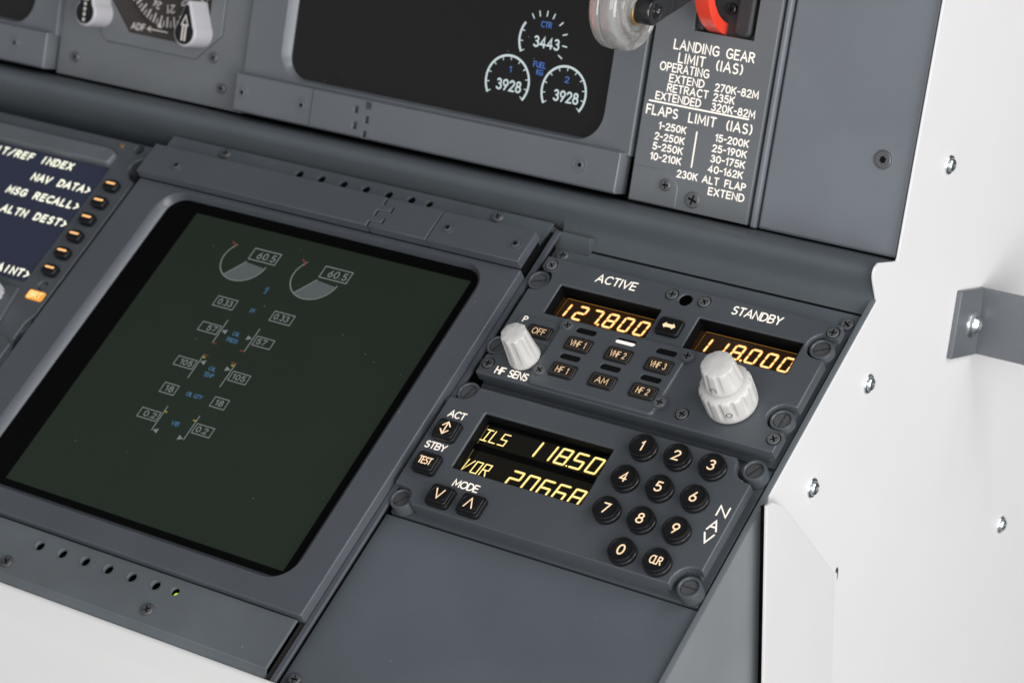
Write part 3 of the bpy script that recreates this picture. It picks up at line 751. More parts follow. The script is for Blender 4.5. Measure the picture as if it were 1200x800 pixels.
# =================================================================== NAVIGATION PANEL (lower)
K = Kit('navigation_panel', 'keypad unit lettered NAV with two yellow readout rows and round black number keys', 'radio panel', CON, (68, 28, -9))
dn = [(-2.2, 58.6), (-2.0, 1.6), (134.8, 58.8), (134.8, 1.7)]
L0, R0, B0, T0 = -7.7, 143.0, -.7, 61.0
L0 = -7.7
def nb(c, r, quad):
    ca, cb = c; k = 7
    rng = {'BR': (0, 1), 'BL': None}
    return None
P = []
# anticlockwise from bottom left, stepping round each fastener
P += [(14.4-9.0, B0)]
P += [(127.6, B0)] + [(134.8+7.4*math.cos(t), 1.7+7.4*math.sin(t)) for t in [math.radians(190-122*i/8) for i in range(9)]] + [(137.8, 8.9)]
P += [(137.8, 51.2), (133.6, 51.4)] + [(134.8+7.0*math.cos(t), 58.8+7.0*math.sin(t)) for t in [math.radians(262-78*i/5) for i in range(6)]] + [(126.6, T0)]
P += [(3.1, T0)] + [(-2.2+5.2*math.cos(t), 58.6+5.2*math.sin(t)) for t in [math.radians(-5-80*i/6) for i in range(7)]] + [(-7.7, 53.2)]
P += [(-7.7, 6.6)] + [(-2.0+4.9*math.cos(t), 1.6+4.9*math.sin(t)) for t in [math.radians(92-100*i/7) for i in range(8)]]
outl = rpoly(P, .8, 2)
win = rpoly([(12.5,21.0),(75.4,21.0),(75.4,49.8),(12.5,49.8)], .8, 3)
mb = MB(); mb.plate(outl, -4.8, 0, .7, [win], hbev=.6); K.part('faceplate', mb, 'plate_paint')
mb = MB(); mb.plate([(x if x < 100 else x-2.2, y) for x, y in inset(clean(ccw(outl)), .05)], -8.3, -4.82, 0, [win]); K.part('inner_body', mb, 'plate_paint')
mb = MB(); mb.plate(rect(-7.6, 139.0, -2.7, 63.8, .8, 3), -10.3, -8.4, .35, [rect(11.5, 76.4, 20, 51)]); K.part('base_plate', mb, 'plate_paint')
for c, r_ in zip(dn, (1.3, .95, 1.0, .0)): dzus(K, c[0], c[1], -2.0, -7.9, rot=r_)
# readout
mb = MB(); mb.box(10.5, 77.5, 18.5, 52, -13, -12)
for q in ((11.0, 12.2, 19, 52), (75.7, 77, 19, 52), (11, 77, 50.2, 52), (11, 77, 19, 20.6)): mb.box(*q, -12, -7.9)
ww = K.part('window_well', mb, 'screen_black')
mb = MB(); liner(mb, 12.5, 75.4, 21.0, 49.8, lo=-9, hi=-1.0); K.part('window_liner', mb, 'dark_void', ww)
mb = MB(); mb.plate(rect(13.0, 74.9, 21.5, 49.3, .6, 3), -9, -5.3, .2); pane = K.part('readout_pane', mb, 'pane_yellow')
mb = MB()
for q in ((13.0, 74.9, 34.6, 37.6), (13.0, 74.9, 47.3, 49.3)): mb.plate(rect(*q, .4, 2), -5.3, -4.95, .2)
K.part('divider_bar', mb, 'screen_black', pane)
mb = MB(); mb.ribbon([(13.6, 22), (13.6, 48.5)], .35, -5.24); mb.ribbon([(74.3, 22), (74.3, 48.5)], .3, -5.24); K.part('glass_glints', mb, 'yellow_glint', pane)  # faint glowing strokes imitate yellow reflections at both window sides
mb = MB(); nz = -5.2
def ch14(ch, ca, cb, w, h, sw):
    g = {'I': [[(-1,1),(1,1)],[(0,1),(0,-1)],[(-1,-1),(1,-1)]], 'L': [[(-1,1),(-1,-1),(1,-1)]], 'S': [[(1,1),(-1,1),(-1,0),(1,0),(1,-1),(-1,-1)]],
         'V': [[(-1,1),(-1,-1),(1,1)]], 'O': [[(-1,-1),(-1,1),(1,1),(1,-1),(-1,-1)]], 'R': [[(-1,-1),(-1,1),(1,1),(1,0),(-1,0)],[(0,0),(1,-1)]]}[ch]
    for k, P_ in enumerate(g): mb.ribbon([(ca+x*w/2+.14*y*h/2, cb+y*h/2) for x, y in P_], sw, nz+EPS*k)
for ch, x in zip('ILS', (15.6, 19.8, 24.2)): ch14(ch, x, 42.6, 2.9, 5.6, .5)
for ch, x in zip('VOR', (15.6, 19.8, 24.2)): ch14(ch, x, 26.7, 2.9, 5.6, .5)
for ch, x in zip('11850', (38.6, 45.9, 53.4, 60.9, 68.5)): seven(mb, ch, x, 42.8, 4.7, 7.3, nz, .80, .16, .18)
for ch, x in zip('20668', (38.6, 46.2, 53.6, 61.1, 68.7)): seven(mb, ch, x, 26.6, 4.7, 7.3, nz, .80, .16, .18)
dot(mb, 56.8, 39.1, .4, nz)
K.part('digits', mb, 'yellow_segment', pane)
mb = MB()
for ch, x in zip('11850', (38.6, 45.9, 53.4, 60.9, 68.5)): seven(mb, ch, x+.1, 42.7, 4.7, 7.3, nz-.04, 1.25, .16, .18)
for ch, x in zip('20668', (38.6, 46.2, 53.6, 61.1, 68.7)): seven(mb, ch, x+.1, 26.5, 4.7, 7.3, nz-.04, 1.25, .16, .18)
K.part('digit_glow', mb, 'yellow_halo', pane)  # broad dim strokes below the numerals stand in for their glow
# round number keys
c0 = (88.4, 52.6)
nums = [(str(1+i+3*j), c0[0]+15.95*i, c0[1]-15.75*j) for j in range(3) for i in range(3)] + [('0', 103.9, 5.6), ('CLR', 119.8, 5.6)]
for t, a, b in nums:
    a, b = lift(a, b, 4.0, 4.0)
    mb = MB(); mb.lathe(a, b, [(5.6, .01), (5.75, .5), (5.75, 1.9), (5.45, 2.2), (5.45, 2.5), (5.55, 2.8), (5.6, 3.9), (5.45, 4.2), (5.15, 4.35), (4.75, 4.3), (4.6, 3.75), (2, 3.7)], 48)
    k = K.part('number_key', mb, 'key_plastic')
    mb = MB()
    if t == 'CLR': ctext(mb, t, a-.1, b, 5.6, 3.9, 3.74, .52, .06)
    else: ctext(mb, t, a, b, {'1': 1.5}.get(t, 3.3), 4.9, 3.74, .68)
    K.part('legend', mb, 'peach_legend', k)
# square keys
def qkey(a, b, kind):
    mb = MB(); mb.plate(rect(a-5.5, a+5.5, b-4.9, b+4.9, 1.6, 5), .01, 2.4, .4)
    k = K.part('square_key', mb, 'key_plastic')
    mb = MB(); mb.plate(rect(a-4.95, a+4.95, b-4.35, b+4.35, 1.6, 5), 2.4, 3.6, .5); K.part('key_cap', mb, 'key_plastic', k)
    mb = MB(); mb.lathe(a, b, [(4.15, 3.6), (4.1, 3.72), (3.85, 3.72), (3.8, 3.6)], 32, close_top=False); K.part('key_ring', mb, 'key_rim', k)
    mb = MB(); n = 3.63
    if kind == 'swap':
        mb.ribbon([(a, b-2.6), (a, b+2.6)], .6, n)
        mb.ribbon([(a-1.9, b+1.0), (a, b+3.0), (a+1.9, b+1.0)], .6, n+EPS); mb.ribbon([(a-1.9, b-1.0), (a, b-3.0), (a+1.9, b-1.0)], .6, n+EPS)
    elif kind == 'TEST': ctext(mb, 'TEST', a, b, 6.6, 3.6, n, .5, .12)
    elif kind == 'v': mb.ribbon([(a-1.9, b+2.2), (a, b-2.2), (a+1.9, b+2.2)], .6, n)
    else: mb.ribbon([(a-1.9, b-2.2), (a, b+2.2), (a+1.9, b-2.2)], .6, n)
    K.part('legend', mb, 'peach_legend', k)
for a, b, kd in ((1.5, 36.1, 'swap'), (1.7, 18.9, 'TEST'), (16.3, 6.1, 'v'), (31.6, 6.2, '^')):
    a, b = lift(a, b, 3.6, 3.0); qkey(a, b, kd)
for txt, a0, a1, b0, h in (('ACT', -3.2, 5.4, 43.2, 3.7), ('STBY', -5.0, 5.6, 26.4, 3.6), ('MODE', 17.4, 30.0, 12.7, 3.7)):
    mb = MB(); text(mb, txt, a0, a1, b0, h, .02, .58, .14); K.part('lettering', mb, 'white_legend')
mb = MB()
text(mb, 'N', 130.6, 135.4, 33.4, 5.2, .02, .72); text(mb, 'A', 130.0, 134.8, 26.4, 5.2, .02, .72); text(mb, 'V', 130.0, 134.9, 20.4, 5.0, .02, .72)
K.part('lettering', mb, 'white_legend')

# =================================================================== CONTROL AND DISPLAY UNIT (left)
K = Kit('control_display_unit', 'display unit at far left with navy screen of menu text and six side keys', 'display unit', CON, (-290, 80, -5))
mb = MB(); body = rpoly([(-420, -60), (-231.2, -60), (-231.2, 14), (-234.5, 20), (-234.8, 30), (-232.4, 35.5), (-232.4, 119), (-237, 121), (-240.4, 124.6), (-240.4, 130), (-237, 133.2), (-231.2, 134), (-231.2, 141.2), (-420, 141.2)], [.8,.8,2,3,3,2,1,3,3,3,3,1,1,.8], 4)
scrh = rect(-418, -251.0, 50.4, 124.0, 1.5, 3)
kh = circ(-240.0, 51.2, 2.7, 18)
mb.plate(body, -9, 0, 1.0, [scrh, kh, circ(-242.5, 137.6, 2.6, 18)], hbev=.4); K.part('case', mb, 'plate_paint')
mb = MB(); mb.box(-419, -250, 49, 125, -6, -1.4); scn = K.part('screen', mb, 'screen_navy')
mb = MB(); mb.plate(rpoly([(-420, 124.4), (-252.4, 124.4), (-251.2, 131.6), (-257, 133.6), (-420, 133.6)], [.5, 2, 3, 2, .5], 4), .01, 2.6, 1.1); K.part('visor_ridge', mb, 'cover_paint')
pit = 4.35
def crow(txt, endc, bc):
    """fixed-pitch screen line whose last character is centred on endc"""
    n_ = -1.36
    rows_mb = mb_ = MB()
    a1 = endc + pit/2; a0 = a1 - pit*len(txt)
    q0 = lift(a0, bc, n_); q1 = lift(a1, bc, n_)
    text(mb_, txt, q0[0], q1[0], q0[1]-2.4, 4.8, n_, 1.1, pitch=1.0, gsx=1.05)
    K.part('menu_line', mb_, 'cdu_text', scn)
for t, e, bc in (('INIT/REF INDEX', -274.0, 119.0), ('NAV DATA>', -254.4, 108.4), ('MSG RECALL>', -254.0, 98.0), ('ALTN DEST>', -253.6, 86.8), ('MAINT>', -253.2, 54.8)): crow(t, e, bc)
for i in range(6):
    a, b = lift(-244.5+.2*i, 114.7-10.72*i, 3.2)
    mb = MB(); mb.plate(rpoly([(a-4.2, b-2.9), (a+4.2, b-2.9), (a+4.2, b+2.9), (a-4.2, b+2.9)], 1.9, 3), .01, 3.2, .7)
    k = K.part('line_select_key', mb, 'key_plastic')
    mb = MB(); mb.ribbon([(a-2.4, b+.7), (a+2.2, b+.7)], 1.2, 3.23); K.part('legend', mb, 'amber_bar', k)
mb = MB(); mb.plate(rect(-244.6, -234.4, 42.3, 47.6, 1.2, 4), .01, .6, .3); k = K.part('brightness_caption', mb, 'brt_amber')
mb = MB(); ctext(mb, 'BRT', -239.5, 44.9, 8.2, 3.9, .63, .75, .2); K.part('legend', mb, 'brt_bright', k)
mb = MB(); mb.lathe(-240.0, 51.2, [(2.0, -4), (2.0, -1.5)], 16); K.part('ambient_sensor', mb, 'screw_black')
mb = MB(); mb.lathe(-261.8, 38.2, [(8.4, .01), (8.4, .5)], 32); K.part('knob_skirt', mb, 'key_plastic')
mb = MB(); mb.lathe(-261.8, 38.2, [(6.6, .5), (6.4, 6), (6.0, 12), (5.6, 12.8), (2, 12.9)], 90, lambda t, h: flute(14, .09)(t, h)); K.part('brightness_knob', mb, 'selector_plastic', sharp=48)
mb = MB(); mb.plate(rpoly([(-300, -50), (-247.5, -50), (-247.5, 24), (-250.5, 46.5), (-300, 46.5)], [1, 1, 6, 1, 1], 5), .01, 1.4, .7); K.part('key_field', mb, 'plate_paint')
mb = MB(); mb.plate(rpoly([(-245.8, -50), (-233.0, -50), (-233.0, 17), (-240, 20.5), (-245.8, 14)], [1, 1, 2, 3, 3], 5), .01, 1.4, .7); K.part('side_rib', mb, 'plate_paint')
dzus(K, -236.6, 29.0, -.6, -9, 5.0, 1.2)
mb = MB(); mb.lathe(-253.6, 137.7, [(1.3, .01), (1.2, .5), (.8, .55)], 14); K.part('rivet', mb, 'brass')

# =================================================================== UPPER INSTRUMENT PANEL
# u, w, m in the UP frame
K = Kit('instrument_panel', 'grey upper panel plate with dark screws between the two upper screens', 'panel', UP, (-270, 20, -2))
mb = MB(); mb.plate(rect(-331.6, -209.6, 1.2, 260), -4, 0, .35); K.part('panel_plate', mb, 'panel_paint')
for a, b in ((-319.6, 11.2), (-230.6, 24.9), (-223.3, 11.0)): screw(K, a, b, 2.7, 0, 1.2)
KB = Kit('panel_backing', 'black backing sheet showing only in the narrow gaps between the upper panels', 'backing', UP, (-130, 60, -20))
mb = MB(); mb.box(-460, 140.0, -4, 300, -24, -18); KB.part('sheet', mb, 'dark_void')

def upper_display(name, label, L, R, oL, oR, oB, fits):
    K = Kit(name, label, 'display screen', UP, ((L+R)/2, 40, 0))
    mb = MB()
    T = 230
    bezel_ring(mb, rect(L, R, 19.5, T, .8, 4), rect(oL-3.6, oR+1.6, oB-1.2, T-12, 14, 8), rect(oL, oR, oB, T-16, 10.5, 8), 3, -.4, -10, -1.2, .6)
    K.part('bezel', mb, 'upper_bezel_paint')
    mb = MB(); mb.box(oL-2, oR+2, oB-2, T-10, -6, -1.0); s_ = K.part('screen', mb, 'screen_upper')
    holes = []
    if fits:
        x0 = R-219+76.2 if False else -132.0
        for a, b in ((-135.9, 15.5), (-135.5, 8.0), (-129.0, 18.4), (-129.2, 11.8), (-129.4, 4.9)): holes.append(rect(a-1.35, a+1.35, b-1.6, b+1.6))
    mb = MB(); mb.plate(rect(L, R-1.6, 2.6, 21.0, .4, 3), -2, 8, .9, holes, hbev=.25, hdepth=3.2); bar = K.part('hinge_bar', mb, 'upper_bezel_paint')
    if fits:
        mb = MB(); mb.plate(rect(-161.9, -160.9, 2.9, 20.7), 7.2, 8.35, .3); K.part('bar_joint', mb, 'bezel_paint', bar)
        mb = MB(); mb.flat(rect(-138, -127, 3.5, 20.2), 4.9); K.part('slot_floor', mb, 'trim_paint', bar)
    return K, s_, bar
def bar_screw(K, bar, a, b):
    mb = MB(); mb.lathe(a, b, [(3.7, 8.0), (3.6, 8.22), (3.2, 8.25), (3.1, 8.02)], 26, close_top=False); mb.lathe(a+.3, b, [(1.9, 8.01), (1.9, 8.3), (1.6, 8.5), (1.0, 8.5), (.95, 8.05)], 20)
    q = K.part('bar_screw', mb, 'upper_bezel_paint', bar)
    mb = MB(); mb.flat(circ(a+.3, b, .95, 14), 8.2); K.part('socket', mb, 'dark_void', q) if False else None
    mb = MB(); mb.lathe(a+.3, b, [(.98, 8.0), (.98, 8.52), (.4, 8.53)], 14); K.part('screw_socket', mb, 'dark_void', bar)
K, scr, bar = upper_display('upper_display', 'black upper screen showing three round fuel gauges marked 3443, 3928 and 3928', -209.2, 10.0, -184.2, -7.4, 23.4, True)
for a in (-204.3, -168.0, -11.4): bar_screw(K, bar, a, 12.1)
mg = MB(); mbl = MB(); nm = -.95
def gauge(c, R_, a0, a1, w=1.0, ticks=(), inward=True):
    P = [(c[0]+R_*math.cos(math.radians(t)), c[1]+R_*math.sin(math.radians(t))) for t in [a0+(a1-a0)*i/40 for i in range(41)]]
    P = [liftu(x, y, nm) for x, y in P]
    mg.ribbon(P, w, nm, cap=False)
    for t in ticks:
        r0 = R_ - 1.9; r1 = R_
        q = [(c[0]+r*math.cos(math.radians(t)), c[1]+r*math.sin(math.radians(t))) for r in (r0, r1)]
        mg.ribbon([liftu(x, y, nm) for x, y in q], .45, nm+EPS, cap=False)
def tx(mb_, s_, x0, x1, y0, h, sw, gap=.24):
    a = liftu(x0, y0, nm); b_ = liftu(x1, y0, nm); text(mb_, s_, a[0], b_[0], a[1], h*1.003, nm+.01, sw, gap)
for cx, cy in ((-60.6, 41.3), (-30.2, 41.2)):
    gauge((cx, cy), 11.6, -38, 213, 1.05, (-36, -12, 12, 38, 62, 88, 112, 138, 163, 188, 211))
gauge((-45.6, 62.0), 12.0, 145, 212, 1.05, (163, 188, 211))
for t in (125, 107, 88, 70, 45, 20, -5, -30):
    q = [(-45.2+r*math.cos(math.radians(t)), 62.3+r*math.sin(math.radians(t))) for r in (10.6, 13.2)]
    mg.ribbon([liftu(x, y, nm) for x, y in q], .6, nm, cap=False)
tx(mg, '3928', -66.3, -52.6, 36.9, 5.3, .85); tx(mg, '3928', -35.4, -21.9, 36.8, 5.3, .85); tx(mg, '3443', -50.0, -36.0, 58.7, 5.2, .85)
tx(mbl, 'CTR', -47.4, -41.6, 67.9, 2.8, .42); tx(mbl, 'FUEL', -48.2, -41.4, 49.9, 2.7, .42); tx(mbl, 'KG', -46.0, -42.4, 46.6, 2.7, .42); tx(mbl, '1', -60.6, -59.2, 45.4, 2.9, .42); tx(mbl, '2', -30.6, -28.2, 45.6, 2.9, .45)
K.part('gauges', mg, 'gauge_white', scr); K.part('captions', mbl, 'gauge_blue', scr)
K, scr, bar = upper_display('outer_display', 'corner of a second black upper screen, cut off at the top left of the view', -551.0, -331.8, -526, -350.4, 23.4, False)
bar_screw(K, bar, -354.8, 12.6)

# bearing indicator
K = Kit('bearing_indicator', 'compass instrument lettered ADF with a black dial in an eight-sided frame and two teardrop knobs', 'instrument', UP, (-265, 50, 0))
oc = [(-304.2, 60), (-304.2, 26.4), (-300.2, 22.4), (-241.8, 22.4), (-227.4, 35.8), (-227.4, 95), (-241, 105), (-290, 105)]
mb = MB(); mb.plate(oc, .01, .9, .3, [[(-300.5, 90), (-300.5, 43.5), (-286.4, 28.8), (-249.5, 28.8), (-236, 41), (-236, 90), (-248, 100), (-286, 100)]], hbev=.3); K.part('frame', mb, 'panel_paint')
mb = MB(); mb.ribbon(oc, .45, .06, True); K.part('frame_gap', mb, 'dark_void')
mb = MB(); mb.flat([(-301, 90.5), (-301, 43.3), (-286.6, 28.4), (-249.3, 28.4), (-235.5, 40.8), (-235.5, 90.5), (-248, 100.6), (-286, 100.6)], .03); df = K.part('dial_face', mb, 'brown_face')
mb = MB(); cx, cy = -264, 62; mb.lathe(cx, cy, [(29.0, .04), (29.0, .5), (28.3, .5), (28.2, .1)], 80, close_top=False); K.part('card_rim', mb, 'dial_black', df)
mb = MB()
for i in range(72):
    t = math.radians(5*i+3); r0 = 22.2 if i % 2 == 0 else 24.2
    mb.ribbon([(cx+r0*math.cos(t), cy+r0*math.sin(t)), (cx+27.2*math.cos(t), cy+27.2*math.sin(t))], .8 if i % 2 == 0 else .55, .12, cap=False)
for s_, t in (('24', 248), ('21', 278), ('W', 218), ('S', 308), ('15', 338)):
    r = 18.2; a, b = cx+r*math.cos(math.radians(t)), cy+r*math.sin(math.radians(t)); rt = math.radians(t-90)
    c_, sn = math.cos(rt), math.sin(rt); w_ = 5.0; h_ = 4.2
    text(mb, s_, a - (w_/2)*c_ + (h_/2)*sn, a - (w_/2)*c_ + (h_/2)*sn + w_, b - (w_/2)*sn - (h_/2)*c_, h_, .12, .62, rot=rt)
text(mb, 'ADF', -285.6, -276.4, 30.6, 3.6, .12, .6)
mb.ribbon([(-274.6, 32.4), (-262.0, 32.4)], .55, .12); mb.ribbon([(-272.8, 33.6), (-274.8, 32.4), (-272.8, 31.2)], .5, .13)
mb.flat([(-269.2, 33.4), (-265.6, 33.4), (-267.3, 37.6)], .14)
mb.flat([(-288.0, 46.2), (-284.8, 47.6), (-286.0, 44.4)], .14)
K.part('dial_markings', mb, 'dial_white', df)
def tear(ca, cb, k, tip=17.0, r=9.0):
    """outline of the pointer knob, scaled by k, tip upward"""
    P = [(ca, cb+tip*k)] ; a0 = math.degrees(math.asin(r*k/(tip*k)))
    P = [(ca - 1.2*k, cb+tip*k), ]
    for t in range(180-int(90-a0)+20, 360+int(90-a0)-20, 10): P.append((ca+r*k*math.cos(math.radians(t)), cb+r*k*math.sin(math.radians(t))))
    P.append((ca+1.2*k, cb+tip*k)); return P
for (a, b, tip) in ((-304.6, 35.4, 19), (-239.6, 35.2, 17)):
    mb = MB(); mb.plate(rpoly(tear(a, b, .92, tip, 7.6), 1.0, 3), .95, 14, 1.3, seg=4); k = K.part('selector_knob', mb, 'selector_plastic', sharp=45)
    mb = MB(); mb.plate(tear(a, b, .78, tip, 7.3), 14.0, 14.25, .1); K.part('knob_inlay', mb, 'key_plastic', k)
    mb = MB()
    if tip == 19:
        for q in range(4): mb.flat(rect(a-.8, a+.8, b-4.4+2.6*q, b-2.8+2.6*q), 14.3)
        mb.flat([(a-1.9, b+6.0), (a+1.9, b+6.0), (a, b+9.6)], 14.3)
    else:
        mb.flat(rect(a-1.5, a-.35, b-4.0, b+3.4), 14.3); mb.flat(rect(a+.35, a+1.5, b-4.0, b+3.4), 14.3)
        mb.ribbon([(a-2.0, b+3.6), (a, b+8.2), (a+2.0, b+3.6)], .75, 14.3, True)
    K.part('arrow', mb, 'dial_white', k)
    mb = MB(); mb.lathe(a, b, [(5.5, .2), (5.5, .96)], 24); K.part('knob_shaft', mb, 'brass', k)

# =================================================================== LANDING GEAR PLACARD PANEL
K = Kit('gear_limit_panel', 'lettered grey panel headed LANDING GEAR LIMIT with a black lever slot at its top', 'placard', UP, (42, 40, 0))
mP = 2.6
def pl(a, b): return liftu(a, b, mP)
slot = [pl(29.9-.2, 78.2), pl(59.4, 78.2), pl(59.4, 215), pl(29.9, 215)]
mb = MB(); mb.plate([(12.4, 1.2), (71.6, 1.2), (71.6, 225), (12.4, 225)], -9, mP, .5, [slot], hbev=.3)
K.part('lettered_plate', mb, 'panel_paint')
mb = MB(); mb.plate(rpoly([(12.9, 1.6), (36.4, 1.6), (36.4, 12.0), (29.6, 16.9), (12.9, 16.9)], [.3, .3, 5, 5, .3], 6), mP, mP+.5, .35); K.part('corner_plate', mb, 'panel_paint')
mb = MB(); mb.plate(rect(73.0, 75.2, .6, 225), -9, 1.8, .7); K.part('edge_strip', mb, 'trim_paint')
mb = MB()
ROWS = [('LANDING',21.4,44.1,68.8,4.6),('GEAR',47.3,61.4,68.8,4.6),('LIMIT',24.6,38.2,63.3,4.6),('(IAS)',43.6,56.7,62.9,4.7),
('OPERATING',16.2,41.0,58.9,4.0),('EXTEND',21.8,39.5,54.5,3.7),('RETRACT',21.5,42.2,50.3,3.7),('EXTENDED',16.4,39.4,46.1,3.7),
('270K-82M',44.6,66.2,54.2,3.6),('235K',44.6,55.3,50.0,3.6),('320K-82M',44.4,66.1,45.8,3.6),
('FLAPS',12.9,29.1,39.2,4.5),('LIMIT',34.3,48.2,38.9,4.5),('(IAS)',53.2,65.9,38.7,4.6),
('1-250K',20.4,34.4,33.6,3.4),('2-250K',19.2,34.4,28.9,3.4),('5-250K',19.0,34.4,24.5,3.4),('10-210K',18.6,34.4,20.0,3.4),
('15-200K',48.8,65.4,33.2,3.4),('25-190K',48.2,65.3,28.6,3.4),('30-175K',48.2,65.3,24.1,3.4),('40-162K',47.8,65.1,19.6,3.4),
('230K',33.1,43.6,14.7,3.5),('ALT',45.8,54.2,14.7,3.5),('FLAP',56.9,67.4,14.7,3.5),('EXTEND',49.6,67.6,10.1,3.5)]
for t, a0, a1, b0, h in ROWS:
    p0 = pl(a0, b0); p1 = pl(a1, b0); text(mb, t, p0[0], p1[0], p0[1], h, mP+.02, .70 if h > 4 else .62, .26)
p0 = pl(13.8, 45.2); p1 = pl(63.2, 45.2); mb.ribbon([p0, p1], .75, mP+.04)
p0 = pl(39.6, 35.6); p1 = pl(39.7, 20.4); mb.ribbon([p0, p1], .75, mP+.04)
K.part('lettering', mb, 'placard_legend')
a, b = pl(29.0, 10.5); screw(K, a, b, 2.7, mP+.5, 1.2)
a, b = pl(43.0, 6.5); screw(K, a, b, 3.6, mP, .9, mat='screw_black')
# slot housing
a0, a1 = slot[0][0], slot[1][0]; b0 = slot[0][1]
mb = MB(); mb.box(a0+.1, a1-.1, b0+.1, 214, -8.9, -1.2); hs = K.part('slot_housing', mb, 'housing_plastic')
pr = []
for k in range(15):
    t = PI*k/14; pr.append((a0+.2 + 3.5*(1-math.cos(t)) if False else 0, 0))
# rounded ridges beside the slot
mb = MB(); mb.plate(rpoly([(a1-11, b0+.4), (a1-2.2, b0+.4), (a1-2.2, 220), (a1-11, 220)], [3, 3, 1, 1], 5), -1.2, 2.4, 1.8, seg=5); K.part('slot_cheek', mb, 'housing_plastic', hs)
mb = MB(); mb.plate(rpoly([(a0+.6, b0+.4), (a0+4.6, b0+.4), (a0+4.6, 220), (a0+.6, 220)], [1.5, 1.5, 1, 1], 5), -1.2, 2.8, 1.6, seg=5); K.part('slot_cheek', mb, 'housing_plastic', hs)
screw(K, a1-14.6, b0+11.6, 2.6, -1.2, 1.6, mat='lever_black', parent=hs)
# red curved guard beside the lever
def ring_seg(mb, ca, pts, a_w):
    pass
mb = MB()
RG = []                                     # guard: thick red band, curved in the (w, m) plane
cw_, cm, ro, ri = 104.0, -3.0, 25.5, 20.5
N_ = 30
outer = [(cw_+ro*math.cos(math.radians(t)), cm+ro*math.sin(math.radians(t))) for t in [188-118*i/N_ for i in range(N_+1)]]
inner = [(cw_+ri*math.cos(math.radians(t)), cm+ri*math.sin(math.radians(t))) for t in [70+118*i/N_ for i in range(N_+1)]]
gx0, gx1 = a0+7.6, a0+14.2
loop = outer + inner
A = mb._add([(gx0, b_, c_) for b_, c_ in loop]); B = mb._add([(gx1, b_, c_) for b_, c_ in loop])
mb.quadring(A, B)
n2 = len(outer)
for Q in (A, B):
    for i in range(n2-1): mb.face((Q[i], Q[i+1], Q[2*n2-2-i], Q[2*n2-1-i]), True)
K.part('red_guard', mb, 'red_plastic', hs)

# =================================================================== LANDING GEAR LEVER
K = Kit('gear_lever', 'black lever arm ending in a clear wheel-shaped knob, above the lettered gear placard', 'lever', UP, (44, 104, 0))
wc = (86.0, 63.5)                            # wheel centre (w, m)
R_ = 18.6
mb = MB()
prof = [(5.0, 24.5), (10.5, 24.6), (11.0, 25.2), (14.5, 25.2), (15.2, 24.6), (16.6, 24.6), (17.6, 25.2), (18.3, 26.4), (18.6, 28.2), (18.5, 29.4), (18.0, 29.9), (18.0, 30.5), (18.6, 31.2), (18.6, 34.2), (18.3, 36.0), (17.6, 37.3), (16.4, 38.1), (15.0, 38.3), (14.2, 37.6), (12.6, 37.0), (12.0, 38.4), (10.4, 38.9), (9.6, 37.2), (7.0, 37.0), (6.4, 38.8), (4.6, 39.2), (2.0, 39.2)]
mb.lathe(wc[0], wc[1], prof, 72, axis='a', close_top=True, close_bot=True); K.part('wheel_knob', mb, 'acrylic', sharp=40)
# arm: box section from hub to slot, rounded at the hub
def arm_outline(p0, p1, r0, r1, k=12):
    d = Vector((p1[0]-p0[0], p1[1]-p0[1])); t = math.atan2(d.y, d.x)
    P = [(p0[0]+r0*math.cos(t+a), p0[1]+r0*math.sin(t+a)) for a in [PI/2+PI*i/k for i in range(k+1)]]
    n_ = Vector((-math.sin(t), math.cos(t)))
    P += [(p1[0]-n_.x*r1, p1[1]-n_.y*r1), (p1[0]+n_.x*r1, p1[1]+n_.y*r1)]
    return P
ARM = Frame(W2, M2, X, UP.o)                # a = w, b = m, c = u
def armpart(name, mb, mat, parent=None):
    # convert (w, m, u) to (u, w, m)
    mb.v = [(c, a, b) for a, b, c in mb.v]
    return K.part(name, mb, mat, parent)
mb = MB(); mb.plate(arm_outline((wc[0]-1, wc[1]), (116, -6), 5.6, 6.4), 39.3, 46.3, .9); am = armpart('lever_arm', mb, 'lever_black')
mb = MB(); mb.plate(arm_outline((wc[0]-2.2, wc[1]+.6), (114, 2), 5.4, 6.0), 38.0, 39.25, .2); armpart('arm_edge', mb, 'brass', am)
mb = MB(); mb.lathe(wc[0]-.5, wc[1]-1.5, [(3.3, 46.3), (3.2, 46.8), (2.4, 47.1), (2.1, 46.9), (1.9, 47.4), (1.2, 48.0), (.5, 48.2)], 28, axis='c'); armpart('pivot_pin', mb, 'lever_black', am)
mb = MB(); mb.lathe(97.5, 51, [(3.6, 46.3), (3.4, 47.6), (2.0, 48.6), (.6, 48.8)], 28, axis='c'); armpart('lever_trigger', mb, 'lever_black', am)

# =================================================================== RIGHT TRIM PANEL
K = Kit('trim_panel', 'plain satin grey panel at the upper right with one star-drive screw', 'panel', UP, (108, 50, -2))
mb = MB(); mb.plate(rect(76.2, 141.2, .6, 260, .8, 3), -8, 0, 1.1, seg=4); K.part('panel_plate', mb, 'trim_paint')
mb = MB(); recess_ring(mb, 127.9, 39.6, 4.0, -.05); K.part('screw_seat', mb, 'trim_paint')
screw(K, 127.9, 39.6, 3.9, -.1, .9, 'torx', 'screw_black')

